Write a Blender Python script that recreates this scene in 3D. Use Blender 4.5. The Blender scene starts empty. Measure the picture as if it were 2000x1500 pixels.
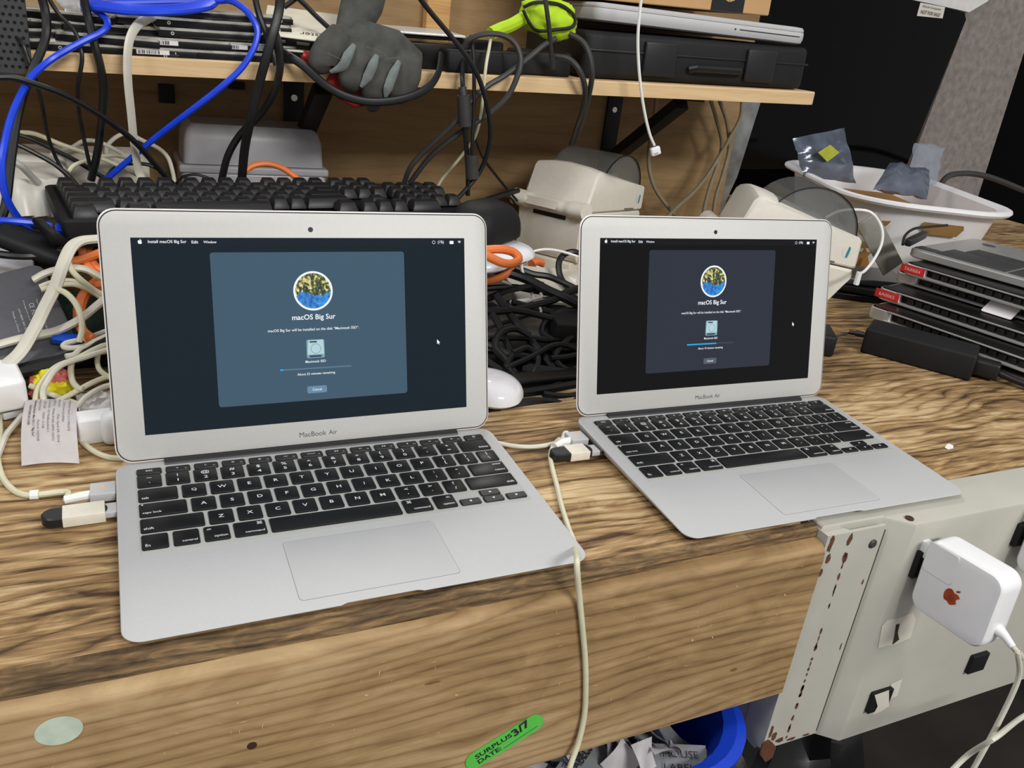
import bpy, bmesh, math, random
from mathutils import Vector, Matrix, noise
random.seed(7)
PI = math.pi
S = bpy.context.scene
C = S.collection

# ---------------------------------------------------------------- camera
# table frame: X along the bench front edge, Y into the bench (0 = front edge), Z up (0 = bench top)
CAM = Vector((0.0, -0.40508, 0.34363))
FWD = Vector((0.41398341, 0.81897033, -0.39737303))
RGT = Vector((0.90753086, -0.40525715, 0.1102469))
UPV = Vector((0.07074932, 0.40626867, 0.91101059))
FPX = 1621.53
cd = bpy.data.cameras.new('camera'); co = bpy.data.objects.new('camera', cd); C.objects.link(co)
cd.sensor_fit = 'HORIZONTAL'; cd.sensor_width = 36.0; cd.lens = FPX*36.0/2000.0
cd.clip_start = 0.01; cd.clip_end = 60
co.matrix_world = Matrix.Translation(CAM) @ Matrix((RGT, UPV, -FWD)).transposed().to_4x4()
S.camera = co

# ---------------------------------------------------------------- light
S.view_settings.view_transform = 'Standard'
S.view_settings.look = 'None'
S.view_settings.exposure = 0.0
S.view_settings.gamma = 1.0
w = bpy.data.worlds.new('world'); S.world = w; w.use_nodes = True
w.node_tree.nodes['Background'].inputs[0].default_value = (0.95, 0.96, 1.0, 1)
w.node_tree.nodes['Background'].inputs[1].default_value = 0.40
def tube_light(name, loc, target, sx, sy, power, col):
    ld = bpy.data.lights.new(name, 'AREA'); ld.shape = 'RECTANGLE'; ld.size = sx; ld.size_y = sy
    ld.energy = power; ld.color = col
    lo = bpy.data.objects.new(name, ld); C.objects.link(lo)
    lo.location = loc
    d = Vector(target)-Vector(loc)
    lo.rotation_euler = d.to_track_quat('-Z', 'Y').to_euler()
    return lo
tube_light('ceiling_lamp_rear', (0.75, 2.3, 2.15), (0.3, 0.1, 0), 1.4, 0.5, 36, (1.0, 0.98, 0.93))
tube_light('ceiling_lamp_front', (0.95, -2.5, 1.95), (0.35, 0.4, 0), 1.3, 0.45, 74, (1.0, 0.985, 0.95))
tube_light('ceiling_lamp_left', (-1.3, -0.5, 2.3), (0.2, 0.3, 0), 0.35, 1.2, 22, (0.98, 0.99, 1.0))

# ---------------------------------------------------------------- pixel rays -> real places
def ray(px, py):
    return (FWD + RGT*((px-1000)/FPX) - UPV*((py-750)/FPX))
def H(px, py, z=0.0):          # point on the horizontal plane at height z
    d = ray(px, py); return CAM + d*((z-CAM.z)/d.z)
def V(px, py, Y):              # point on the vertical plane parallel to the bench front at depth Y
    d = ray(px, py); return CAM + d*((Y-CAM.y)/d.y)

# ---------------------------------------------------------------- materials
MATS = {}
def lin(c):
    return tuple(((v/255)/12.92 if v/255 <= .04045 else ((v/255+.055)/1.055)**2.4) for v in c)
def mat(name, rgb, rough=.5, metal=0., spec=.5, noise_amt=.06, noise_scale=60, bump=0., trans=0., alpha=1., emit=None, estr=0., coat=0., ior=1.45):
    if name in MATS: return MATS[name]
    m = bpy.data.materials.new(name); m.use_nodes = True; MATS[name] = m
    nt = m.node_tree; b = nt.nodes['Principled BSDF']
    c = lin(rgb)
    b.inputs['Roughness'].default_value = rough; b.inputs['Metallic'].default_value = metal
    b.inputs['Specular IOR Level'].default_value = spec; b.inputs['IOR'].default_value = ior
    b.inputs['Transmission Weight'].default_value = trans; b.inputs['Alpha'].default_value = alpha
    b.inputs['Coat Weight'].default_value = coat
    tc = nt.nodes.new('ShaderNodeTexCoord'); nz = nt.nodes.new('ShaderNodeTexNoise')
    nz.inputs['Scale'].default_value = noise_scale; nz.inputs['Detail'].default_value = 4
    nt.links.new(tc.outputs['Object'], nz.inputs['Vector'])
    if noise_amt > 0:
        r = nt.nodes.new('ShaderNodeValToRGB')
        r.color_ramp.elements[0].position = .3; r.color_ramp.elements[1].position = .7
        r.color_ramp.elements[0].color = tuple(v*(1-noise_amt) for v in c)+(1,)
        r.color_ramp.elements[1].color = tuple(min(1, v*(1+noise_amt)) for v in c)+(1,)
        nt.links.new(nz.outputs['Fac'], r.inputs['Fac']); nt.links.new(r.outputs['Color'], b.inputs['Base Color'])
    else:
        b.inputs['Base Color'].default_value = c+(1,)
    if bump > 0:
        bp = nt.nodes.new('ShaderNodeBump'); bp.inputs['Strength'].default_value = bump; bp.inputs['Distance'].default_value = .001
        nt.links.new(nz.outputs['Fac'], bp.inputs['Height']); nt.links.new(bp.outputs['Normal'], b.inputs['Normal'])
    if emit:
        b.inputs['Emission Color'].default_value = lin(emit)+(1,); b.inputs['Emission Strength'].default_value = estr or 1.
    return m

def wood(name, axis, dark, mid, light, grain=55, stretch=2.2, rough=.6, bump=.25, seed=0., warp=1.0, dk=.25, ra=.3, fa=.8, pa=.8, ba=.3, pf=(5., 130.)):
    """plank wood: long grain along X; axis = direction across the grain ('Y' top boards, 'Z' upright boards)"""
    m = bpy.data.materials.new(name); m.use_nodes = True; MATS[name] = m
    nt = m.node_tree; N = nt.nodes; L = nt.links; b = N['Principled BSDF']
    tc = N.new('ShaderNodeTexCoord'); sp = N.new('ShaderNodeSeparateXYZ'); L.new(tc.outputs['Object'], sp.inputs[0])
    cb = N.new('ShaderNodeCombineXYZ')
    def math_(op, a, bb):
        n = N.new('ShaderNodeMath'); n.operation = op
        for i, v in enumerate((a, bb)):
            if isinstance(v, (int, float)): n.inputs[i].default_value = v
            else: L.new(v, n.inputs[i])
        return n.outputs[0]
    across = sp.outputs[axis]; other = sp.outputs['Z' if axis == 'Y' else 'Y']
    L.new(math_('MULTIPLY', sp.outputs['X'], stretch), cb.inputs[0])
    L.new(math_('ADD', math_('MULTIPLY', across, 9.0), seed), cb.inputs[1])
    L.new(math_('MULTIPLY', other, 6.0), cb.inputs[2])
    big = N.new('ShaderNodeTexNoise'); big.inputs['Scale'].default_value = 1.0; big.inputs['Detail'].default_value = 3
    L.new(cb.outputs[0], big.inputs['Vector'])
    # growth rings: sine of across position pushed about by the broad noise
    ph = math_('ADD', math_('MULTIPLY', across, grain*6.0), math_('MULTIPLY', big.outputs['Fac'], 26.0*warp))
    ring = math_('SUBTRACT', math_('POWER', math_('ABSOLUTE', math_('SINE', math_('MULTIPLY', ph, .5), 0), 0), .45), .28)
    cb2 = N.new('ShaderNodeCombineXYZ')
    L.new(math_('MULTIPLY', sp.outputs['X'], 14.0), cb2.inputs[0]); L.new(math_('MULTIPLY', across, 420.0), cb2.inputs[1])
    fine = N.new('ShaderNodeTexNoise'); fine.inputs['Scale'].default_value = 1.0; fine.inputs['Detail'].default_value = 5
    fine.inputs['Roughness'].default_value = .65
    L.new(cb2.outputs[0], fine.inputs['Vector'])
    cb3 = N.new('ShaderNodeCombineXYZ')
    L.new(math_('MULTIPLY', sp.outputs['X'], pf[0]), cb3.inputs[0]); L.new(math_('ADD', math_('MULTIPLY', across, pf[1]), seed*3), cb3.inputs[1])
    pat = N.new('ShaderNodeTexNoise'); pat.inputs['Scale'].default_value = 1.0; pat.inputs['Detail'].default_value = 6
    pat.inputs['Roughness'].default_value = .6; pat.inputs['Distortion'].default_value = 1.6
    L.new(cb3.outputs[0], pat.inputs['Vector'])
    def cen(o, k): return math_('MULTIPLY', math_('SUBTRACT', o, .5), k)
    v = math_('ADD', math_('ADD', cen(ring, ra), cen(fine.outputs['Fac'], fa)), math_('ADD', cen(pat.outputs['Fac'], pa), math_('ADD', cen(big.outputs['Fac'], ba), .5)))
    r = N.new('ShaderNodeValToRGB'); cr = r.color_ramp
    cr.elements[0].position = .5-dk; cr.elements[0].color = lin(dark)+(1,)
    cr.elements[1].position = .5+dk; cr.elements[1].color = lin(light)+(1,)
    e = cr.elements.new(.5); e.color = lin(mid)+(1,)
    L.new(v, r.inputs['Fac']); L.new(r.outputs['Color'], b.inputs['Base Color'])
    b.inputs['Roughness'].default_value = rough; b.inputs['Specular IOR Level'].default_value = .3
    bp = N.new('ShaderNodeBump'); bp.inputs['Strength'].default_value = bump; bp.inputs['Distance'].default_value = .0012
    L.new(v, bp.inputs['Height']); L.new(bp.outputs['Normal'], b.inputs['Normal'])
    return m

W_TOP = wood('bench_top_wood', 'Y', (72, 50, 30), (158, 126, 84), (212, 186, 142), grain=80, stretch=3.0, rough=.65, bump=.45, warp=2.2, dk=.30, ra=.34, fa=.7, pa=1.15, ba=1.0, pf=(11., 52.))
W_EDGE = wood('weathered_edge_wood', 'Z', (54, 42, 28), (104, 82, 56), (158, 128, 88), grain=200, stretch=4, rough=.8, bump=.6, seed=3, dk=.3, ra=.3, fa=.8, pa=.9, ba=.4, pf=(30., 200.))
W_APR = wood('bench_apron_wood', 'Z', (112, 86, 54), (160, 130, 90), (194, 166, 124), grain=105, stretch=1.6, rough=.62, bump=.1, seed=4, warp=2.4, dk=.34, ra=.34, fa=.45, pa=.7, ba=.9, pf=(12., 30.))
W_SHF = wood('shelf_wood', 'Z', (196, 160, 114), (220, 188, 142), (234, 208, 168), grain=80, stretch=1.2, rough=.6, bump=.1, seed=9, dk=.3, ra=.12, fa=.5, pa=.4, ba=.5)
W_PLY = wood('plywood', 'Z', (112, 88, 58), (144, 118, 82), (168, 142, 104), grain=40, stretch=1.5, rough=.7, bump=.08, seed=2, warp=2.0, dk=.33, ra=.14, fa=.35, pa=.4, ba=.8, pf=(6., 30.))
W_STUD = wood('stud_wood', 'Z', (184, 140, 86), (208, 166, 108), (224, 186, 132), grain=40, stretch=1, seed=5, dk=.3, ra=.2)
ALU = mat('brushed_aluminium', (192, 192, 192), .68, .2, noise_amt=.015, noise_scale=400)
ALU_B = mat('bezel_aluminium', (199, 198, 194), .6, .2, noise_amt=.015, noise_scale=300)
ALU_D = mat('keyboard_deck_aluminium', (182, 183, 178), .68, .2, noise_amt=.015, noise_scale=300)
KEY = mat('laptop_key_black', (16, 16, 18), .42, noise_amt=.12, noise_scale=40)
LEG = mat('key_legend_white', (232, 232, 232), .5, noise_amt=0)
HINGE = mat('hinge_black', (38, 38, 40), .4, noise_amt=.05)
GASK = mat('rubber_gasket', (42, 32, 32), .6)
DARKP = mat('black_plastic', (26, 26, 27), .42, noise_amt=.12, noise_scale=30)
DARKM = mat('matte_black_plastic', (24, 24, 25), .60, spec=.35, noise_amt=.15, noise_scale=50, bump=.2)
CABK = mat('black_cable_rubber', (20, 20, 21), .42, noise_amt=.15, noise_scale=20)
CABK2 = mat('dark_grey_cable_rubber', (56, 55, 53), .5, noise_amt=.1)
CABW = mat('aged_white_cable', (212, 208, 192), .5, noise_amt=.06)
CABY = mat('yellowed_white_cable', (214, 210, 180), .5, noise_amt=.06)
CABWW = mat('clean_white_cable', (236, 236, 232), .4, noise_amt=.03)
CABG = mat('grey_cable', (176, 174, 164), .5, noise_amt=.05)
CABO = mat('orange_cable', (226, 122, 62), .45, noise_amt=.08)
CABB = mat('blue_network_cable', (24, 66, 214), .35, noise_amt=.1)
WPL = mat('white_plastic', (238, 238, 238), .35, noise_amt=.02)
BEIGE = mat('printer_beige_plastic', (226, 221, 208), .55, noise_amt=.03, noise_scale=120)
BEIGE2 = mat('printer_beige_dark', (212, 206, 190), .55, noise_amt=.03)
SMOKE = mat('smoked_clear_plastic', (112, 114, 112), .12, noise_amt=.05, alpha=.62, spec=.6)
CLEARP = mat('frosted_clear_plastic', (196, 196, 200), .35, noise_amt=.04, alpha=.72)
TEAL = mat('teal_mark', (30, 140, 142), .6)
GREYP = mat('painted_grey_steel', (184, 181, 170), .45, noise_amt=.06, noise_scale=14, bump=.05)
RUST = mat('rust', (92, 56, 36), .8, noise_amt=.3, noise_scale=90)
PAPER = mat('white_paper', (236, 232, 232), .7, noise_amt=.02)
PAPERG = mat('grey_paper', (176, 178, 184), .7, noise_amt=.08, noise_scale=25)
INK = mat('black_ink', (38, 36, 38), .7, noise_amt=0)
INKL = mat('grey_ink', (120, 116, 118), .7, noise_amt=0)
BLUEP = mat('blue_bin_plastic', (24, 66, 200), .4, noise_amt=.08, noise_scale=12)
GREEN = mat('green_sticker', (92, 196, 76), .5, noise_amt=.03)
PALEG = mat('pale_green_sticker', (198, 212, 192), .6, noise_amt=.12, noise_scale=80)
GLOVE = mat('dark_grey_suede', (74, 74, 70), .95, noise_amt=.22, noise_scale=70, bump=.5)
GLOVEG = mat('grey_fabric', (118, 126, 124), .9, noise_amt=.1, noise_scale=120, bump=.3)
REDF = mat('red_fabric', (150, 30, 34), .8, noise_amt=.15)
REDP = mat('red_plastic', (206, 48, 40), .35)
HIVIS = mat('hi_vis_yellow_fabric', (184, 222, 40), .8, noise_amt=.1, noise_scale=40, bump=.4)
DRIVE = mat('drive_chrome', (214, 210, 198), .25, .7, noise_amt=.2, noise_scale=90)
DRIVEB = mat('drive_black', (22, 21, 20), .3, .3, noise_amt=.3, noise_scale=120)
STEELB = mat('black_steel_bracket', (18, 18, 19), .5, .2)
CARD = mat('cardboard', (196, 156, 108), .8, noise_amt=.05, noise_scale=20)
CARDB = mat('brown_cardboard', (158, 112, 58), .85, noise_amt=.06)
BLKTAPE = mat('black_tape', (30, 32, 34), .35)
SCRB = mat('black_glass', (6, 6, 7), .08, noise_amt=0, spec=.15)
FLOORM = mat('dark_concrete', (52, 46, 40), .7, noise_amt=.25, noise_scale=9, bump=.3)
SLATE = mat('slate_grey_shell', (94, 94, 98), .5, .2, noise_amt=.05, noise_scale=200)
GREYSL = mat('grey_device_shell', (128, 126, 120), .4, .4, noise_amt=.2, noise_scale=12)
NAVY = mat('navy_device_shell', (34, 38, 52), .5, noise_amt=.1)
MIRR = mat('mouse_white_gloss', (238, 238, 242), .12, noise_amt=.02, coat=.6)
YEL = mat('yellow_wrapper', (232, 218, 40), .3, noise_amt=.05); BLW = mat('blue_wrapper', (22, 84, 200), .25); PKW = mat('pink_wrapper', (214, 110, 104), .35)
LED = mat('amber_led', (255, 120, 40), .4, noise_amt=0, emit=(255, 110, 30), estr=1.6)
WRAP = mat('shrink_wrap_board', (134, 125, 118), .28, noise_amt=.25, noise_scale=55, bump=.9, coat=.4)
FOIL = mat('galvanised_foil', (150, 152, 150), .35, .7, noise_amt=.35, noise_scale=28, bump=.6)
ANTI = mat('antistatic_film', (98, 106, 122), .18, .25, noise_amt=.35, noise_scale=30, bump=.9, alpha=.78)
ANTIC = mat('clear_film', (150, 158, 170), .15, .1, noise_amt=.2, noise_scale=35, bump=.9, alpha=.45)
YSTK = mat('yellow_green_sticker', (176, 182, 60), .6, noise_amt=.1)
COPPER = mat('copper_foil_mark', (182, 84, 50), .3, .5, noise_amt=.3, noise_scale=120)
BIN_BLACK = mat('black_bag_plastic', (18, 18, 19), .3, noise_amt=.3, bump=.8, noise_scale=25)

def emat(name, rgb, k=1.0, rough=.12):
    return mat(name, tuple(int(v*.12) for v in rgb), rough, noise_amt=0, spec=.25, emit=rgb, estr=k)

# ---------------------------------------------------------------- mesh helpers
def rrect(w, h, r, n=5, cx=0, cy=0):
    r = max(min(r, w/2-1e-5, h/2-1e-5), 1e-5); pts = []
    for (sx, sy, a0) in ((1, 1, 0), (-1, 1, PI/2), (-1, -1, PI), (1, -1, 1.5*PI)):
        for k in range(n+1):
            a = a0+k*PI/2/n
            pts.append((cx+sx*(w/2-r)+r*math.cos(a), cy+sy*(h/2-r)+r*math.sin(a)))
    return pts
def face(bm, vs, mi=0):
    try:
        f = bm.faces.new(vs); f.material_index = mi; return f
    except ValueError: return None
def loft(bm, rings, mi=0, cap=True, M=None, closed=True, capmi=None):
    vr = []
    for ring in rings:
        vr.append([bm.verts.new(M @ Vector(p) if M else Vector(p)) for p in ring])
    n = len(vr[0])
    for a, b in zip(vr, vr[1:]):
        for i in range(n if closed else n-1):
            j = (i+1) % n
            face(bm, (a[i], a[j], b[j], b[i]), mi)
    if cap:
        face(bm, list(reversed(vr[0])), mi if capmi is None else capmi); face(bm, vr[-1], mi if capmi is None else capmi)
    return vr
def slab(bm, w, h, r, layers, M=None, mi=0, n=5, cx=0, cy=0, capmi=None):
    """rounded rectangle built up in layers (inset, z)"""
    loft(bm, [[(x, y, z) for x, y in rrect(w-2*i, h-2*i, max(r-i, 1e-4), n, cx, cy)] for i, z in layers], mi, True, M, capmi=capmi)
def rbox(bm, sx, sy, sz, bev=.001, M=None, mi=0, n=3, r=None, c=(0, 0, 0)):
    """box centred on c with all edges softened"""
    bev = min(bev, sz/2.01, sx/2.01, sy/2.01); r = r if r else bev; L = []
    k = 3
    for q in range(k+1):
        a = PI/2*q/k; L.append((bev*(1-math.sin(a)), c[2]-sz/2+bev*(1-math.cos(a))))
    for q in range(k, -1, -1):
        a = PI/2*q/k; L.append((bev*(1-math.sin(a)), c[2]+sz/2-bev*(1-math.cos(a))))
    slab(bm, sx, sy, max(r, bev), L, M, mi, n, c[0], c[1])
def prism(bm, pts, z0, z1, M=None, mi=0, capmi=None):
    loft(bm, [[(x, y, z0) for x, y in pts], [(x, y, z1) for x, y in pts]], mi, True, M, capmi=capmi)
def disc(bm, r, z, M=None, mi=0, n=28, cx=0, cy=0, rx=None):
    vs = [bm.verts.new((M if M else Matrix()) @ Vector((cx+(rx or r)*math.cos(2*PI*k/n), cy+r*math.sin(2*PI*k/n), z))) for k in range(n)]
    face(bm, vs, mi)
def ringflat(bm, r0, r1, z, mi=0, n=32, cx=0, cy=0, M=None):
    M = M if M else Matrix()
    a = [bm.verts.new(M @ Vector((cx+r0*math.cos(2*PI*k/n), cy+r0*math.sin(2*PI*k/n), z))) for k in range(n)]
    b = [bm.verts.new(M @ Vector((cx+r1*math.cos(2*PI*k/n), cy+r1*math.sin(2*PI*k/n), z))) for k in range(n)]
    for k in range(n): face(bm, (a[k], a[(k+1) % n], b[(k+1) % n], b[k])[::-1], mi)
def lathe(bm, prof, M=None, mi=0, n=24):
    loft(bm, [[(r*math.cos(2*PI*k/n), r*math.sin(2*PI*k/n), z) for k in range(n)] for r, z in prof], mi, True, M)
def frame(o, x, z):
    x = Vector(x).normalized(); z = Vector(z); y = z.cross(x).normalized(); z = x.cross(y).normalized()
    return Matrix.Translation(Vector(o)) @ Matrix((x, y, z)).transposed().to_4x4()
def spline(pts, sub=8):
    P = [Vector(p) for p in pts]
    if len(P) < 3: return P
    P = [P[0]*2-P[1]]+P+[P[-1]*2-P[-2]]; out = []
    for i in range(1, len(P)-2):
        p0, p1, p2, p3 = P[i-1:i+3]
        for k in range(sub):
            t = k/sub
            out.append(.5*((2*p1)+(p2-p0)*t+(2*p0-5*p1+4*p2-p3)*t*t+(3*p1-p0-3*p2+p3)*t**3))
    out.append(P[-2]); return out
def tube(bm, path, r, n=8, mi=0, flat=1.0, up=None, rr=None):
    T = [(path[min(i+1, len(path)-1)]-path[max(i-1, 0)]).normalized() for i in range(len(path))]
    u = Vector(up) if up else Vector((0, 0, 1))
    if abs(T[0].dot(u)) > .95: u = Vector((1, 0, 0))
    u = (u-T[0]*u.dot(T[0])).normalized(); rings = []
    for i, (p, t) in enumerate(zip(path, T)):
        u = u-t*u.dot(t)
        u = u.normalized() if u.length > 1e-6 else Vector((1, 0, 0))
        v = t.cross(u); R = rr[i] if rr else r
        rings.append([tuple(p+u*(R*flat*math.cos(2*PI*k/n))+v*(R*math.sin(2*PI*k/n))) for k in range(n)])
    loft(bm, rings, mi)
def mk(name, bm, mats, parent=None, M=None, angle=.6, recalc=True):
    if recalc: bmesh.ops.recalc_face_normals(bm, faces=bm.faces)
    me = bpy.data.meshes.new(name); bm.to_mesh(me); bm.free()
    for m in (mats if isinstance(mats, (list, tuple)) else [mats]): me.materials.append(m)
    for p in me.polygons: p.use_smooth = True
    me.set_sharp_from_angle(angle=angle)
    o = bpy.data.objects.new(name, me); C.objects.link(o)
    if M: o.matrix_world = M
    if parent: o.parent = parent
    return o
def NB(): return bmesh.new()
def tag(o, label=None, cat=None, group=None, kind=None):
    if label: o['label'] = label
    if cat: o['category'] = cat
    if group: o['group'] = group
    if kind: o['kind'] = kind
    return o
def thing(name, label, cat, M=None, group=None):
    o = bpy.data.objects.new(name, None); C.objects.link(o); o.empty_display_size = .01
    if M: o.matrix_world = M
    return tag(o, label, cat, group)
def copy_tree(o, parent=None):
    c = o.copy(); C.objects.link(c); c.parent = parent
    for ch in o.children: copy_tree(ch, c)
    return c
_tc = {}
def text_geom(s, bold=0.0):
    k = (s, bold)
    if k in _tc: return _tc[k]
    cu = bpy.data.curves.new('t', 'FONT'); cu.body = s; cu.size = 1; cu.resolution_u = 3; cu.offset = bold; cu.fill_mode = 'FRONT'
    ob = bpy.data.objects.new('t', cu); C.objects.link(ob)
    dg = bpy.context.evaluated_depsgraph_get(); me = bpy.data.meshes.new_from_object(ob.evaluated_get(dg))
    vs = [v.co.copy() for v in me.vertices]; fs = [list(p.vertices) for p in me.polygons]
    bpy.data.objects.remove(ob); bpy.data.curves.remove(cu); bpy.data.meshes.remove(me)
    if vs:
        x0 = min(v.x for v in vs); x1 = max(v.x for v in vs); y0 = min(v.y for v in vs); y1 = max(v.y for v in vs)
    else: x0 = x1 = y0 = y1 = 0
    _tc[k] = (vs, fs, (x0, x1, y0, y1)); return _tc[k]
def text(bm, s, x, y, z, M=None, mi=0, width=None, height=None, size=None, align='c', bold=0.0, sx=1.0):
    vs, fs, (x0, x1, y0, y1) = text_geom(s, bold)
    if not vs: return
    k = width/(x1-x0) if width else (height/max(y1-y0, 1e-6) if height else size)
    kx = k*sx; ky = k
    if width and height: kx = width/(x1-x0); ky = height/max(y1-y0, 1e-6)
    ax = {'c': (x0+x1)/2, 'l': x0, 'r': x1}[align]; ay = (y0+y1)/2 if (height or width) else 0
    nv = [bm.verts.new((M or Matrix()) @ Vector((x+(v.x-ax)*kx, y+(v.y-ay)*ky, z))) for v in vs]
    for f in fs: face(bm, [nv[i] for i in f], mi)
def cable(name, label, m, r, pts, cat='cable', flat=1.0, n=8, group=None, parent=None, wob=0, sub=8, up=None):
    P = []
    for p in pts:
        if isinstance(p, Vector): P.append(p)
        elif len(p) == 4: P.append(H(p[0], p[1], p[3]))
        else: P.append(V(*p))
    bm = NB(); tube(bm, spline(P, sub), r, n, flat=flat, up=up)
    o = mk(name, bm, m, parent)
    if not parent: tag(o, label, cat, group)
    return o

# ---------------------------------------------------------------- setting: floor, wall, bench
bm = NB()
vs = [bm.verts.new(p) for p in ((-3, -3, -.86), (4, -3, -.86), (4, 4, -.86), (-3, 4, -.86))]; face(bm, vs)
tag(mk('floor', bm, FLOORM), kind='structure')
bm = NB(); rbox(bm, 1.75, .012, .90, .001, c=(.155, .862, .15))
tag(mk('wall_back', bm, W_PLY), 'plywood backboard behind the bench and shelf', kind='structure')
bm = NB(); rbox(bm, .036, .02, .42, .002, c=(.438, .846, .50))
tag(mk('trim_1', bm, W_STUD), 'pale upright wood batten on the plywood above the shelf', kind='structure')
bm = NB(); rbox(bm, 3.4, .02, 2.9, .001, c=(2.75, 1.5, .2))
tag(mk('wall_right', bm, mat('dark_wall', (6, 6, 6), .9, spec=.1)), kind='structure')

bench = thing('workbench', 'weathered wooden workbench top with a pale board along its front edge', 'workbench', Matrix.Translation((.2, 0, -.86)))
inv = Matrix.Translation((-.2, 0, .86))
bm = NB()
# top boards: X -0.9..2.6 ; front strip ends at x=.64 where the grey steel begins
rnd = random.Random(3)
outl = [(-.9, .85), (-.9, .0)]
x = -.9
while x < .492:
    outl.append((x, .0012*noise.noise((x*40, 0, 0))+.0015)); x += .012
outl += [(.497, .028), (2.2, .028), (2.2, 1.32), (1.04, 1.32), (1.04, .85)]
loft(bm, [[(x, y, -.036) for x, y in outl], [(x, y, 0) for x, y in outl]])
mk('bench_top', bm, W_TOP, bench, inv)
bm = NB(); g = []; n_ = 150
for k in range(n_+1):
    xx = -.9+k*1.395/n_
    tp = max(.35, min(1, 1-(xx-.12)*2.2)); e = .0022*noise.noise((xx*40, 0, 0))+.0012+.001*noise.noise((xx*9, 7, 0)); q = [(xx, .004, .0002), (xx, e+.0008*noise.noise((xx*160, 3, 0)), .0003), (xx, (-.0035+.001*noise.noise((xx*50, 5, 0)))*tp, -.0035*tp), (xx, (-.0075+.0012*noise.noise((xx*30, 9, 0)))*tp, -.0095*tp-.002*(1-tp)), (xx, -.0078*tp, -.014), (xx, .004, -.014)]
    g.append([bm.verts.new(p) for p in q])
for a_, b_ in zip(g, g[1:]):
    for i in range(5): face(bm, (a_[i], a_[i+1], b_[i+1], b_[i]))
mk('weathered_edge', bm, W_EDGE, bench, inv)
bm = NB()
prof = [(-.166, -.014), (-.164, -.0165), (-.024, -.0165), (-.018, -.0158), (-.0140, -.0140), (-.0118, -.0112), (-.0108, -.0085), (-.0105, .004), (-.036, .005), (-.166, .03)]
loft(bm, [[(xx, y, z) for z, y in prof] for xx in (-.9, .495)])
mk('apron_board', bm, W_APR, bench, inv)
bm = NB()
for (px, pz, rx, rz) in ((.05, -.075, .003, .002),):
    disc(bm, rx, .0168, frame((0, 0, 0), (1, 0, 0), (0, -1, 0)) , 0, 12, px, pz)
mk('knot', bm, mat('dark_knot', (60, 36, 18), .8), bench, inv)
bm = NB(); r5 = random.Random(21); FA = frame((0, -.0167, 0), (1, 0, 0), (0, -1, 0))
for k in range(95):
    cx0 = r5.uniform(.02, .48) if k % 3 else r5.uniform(-.08, .45); cz0 = -.022-abs(r5.gauss(0, .055)); L_ = r5.uniform(.002, .008); an = r5.choice((r5.uniform(-.4, .2), r5.uniform(1.1, 1.9))); w0 = r5.uniform(.0001, .0004)
    if cz0 < -.16: continue
    dx, dz = math.cos(an)*L_, math.sin(an)*L_
    if k % 4 == 0: dx *= .4; dz *= .4; w0 *= 3
    face(bm, [bm.verts.new(FA @ Vector(p)) for p in ((cx0, cz0, .0001), (cx0+dx*.5-dz*.08+w0, cz0+dz*.5-w0, .0001), (cx0+dx, cz0+dz, .0001), (cx0+dx*.5-dz*.08-w0, cz0+dz*.5+w0, .0001))])
o = mk('pale_scratches', bm, mat('scratch_pale', (208, 180, 134), .7, noise_amt=.05), bench, inv); o['kind'] = 'stuff'
bm = NB()
for cx0, cz0, rx_, rz_ in ((.43, -.12, .004, .002), (.10, -.117, .005, .0025), (.165, -.058, .006, .0012)):
    face(bm, [bm.verts.new(FA @ Vector((cx0+rx_*math.cos(a)*r5.uniform(.75, 1), cz0+rz_*math.sin(a)*r5.uniform(.7, 1), .00005))) for a in [q*2*PI/22 for q in range(22)]])
o = mk('dark_stains', bm, mat('stain_brown', (122, 90, 54), .7, noise_amt=.15, noise_scale=90), bench, inv); o['kind'] = 'stuff'
for xx in (-.8, 1.7):
    bm = NB(); rbox(bm, .09, .09, .81, .004, c=(xx, .12, -.86+.42))
    mk('leg', bm, W_APR, bench, inv)

# shelf (slopes gently up to the right, as in the photograph)
SL = (.298-.264)/(.949+.095)
def shelf_z(x): return .264+SL*(x+.095)
SHM = Matrix.Translation((0, 0, 0))
shelf = thing('wall_shelf', 'long pale pine shelf board carrying drives, gloves and cases above the bench', 'shelf', Matrix.Translation((.3, .6, .27)))
inv2 = Matrix.Translation((-.3, -.6, -.27))
bm = NB()
xr = .955
for a, b2 in ((-.7, xr),):
    rings = []
    for xx in (a, b2-.012, b2):
        zt = shelf_z(xx); c_ = .004 if xx == b2 else 0
        rings.append([(xx, .6+c_, zt-.0182), (xx, .6+c_, zt-.002), (xx, .6015+c_, zt), (xx, .855, zt), (xx, .855, zt-.0182)])
    loft(bm, rings)
mk('shelf_board', bm, W_SHF, shelf, inv2)
def bracket(x, label):
    b = thing('shelf_bracket', label, 'bracket', Matrix.Translation((x, .85, .05)), 'black steel brackets under the shelf')
    iv = Matrix.Translation((-x, -.85, -.05)); zt = shelf_z(x)-.0185
    bm = NB(); rbox(bm, .028, .005, .19, .001, c=(x, .853, zt-.095)); mk('wall_leg', bm, STEELB, b, iv)
    bm = NB(); rbox(bm, .028, .22, .005, .001, c=(x, .74, zt-.0028)); mk('shelf_leg', bm, STEELB, b, iv)
    bm = NB(); p0 = Vector((x, .848, zt-.125)); p1 = Vector((x, .665, zt-.006)); d = (p1-p0)
    rbox(bm, .022, d.length, .017, .001, M=frame((p0+p1)/2+Vector((0, 0, -.006)), (1, 0, 0), (0, -d.z, d.y) if False else Vector((1, 0, 0)).cross(d)))
    mk('diagonal_brace', bm, STEELB, b, iv)
    bm = NB(); disc(bm, .0045, 0, frame((x, .8498, zt-.045), (1, 0, 0), (0, -1, 0))); mk('screw', bm, DRIVE, b, iv)
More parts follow.
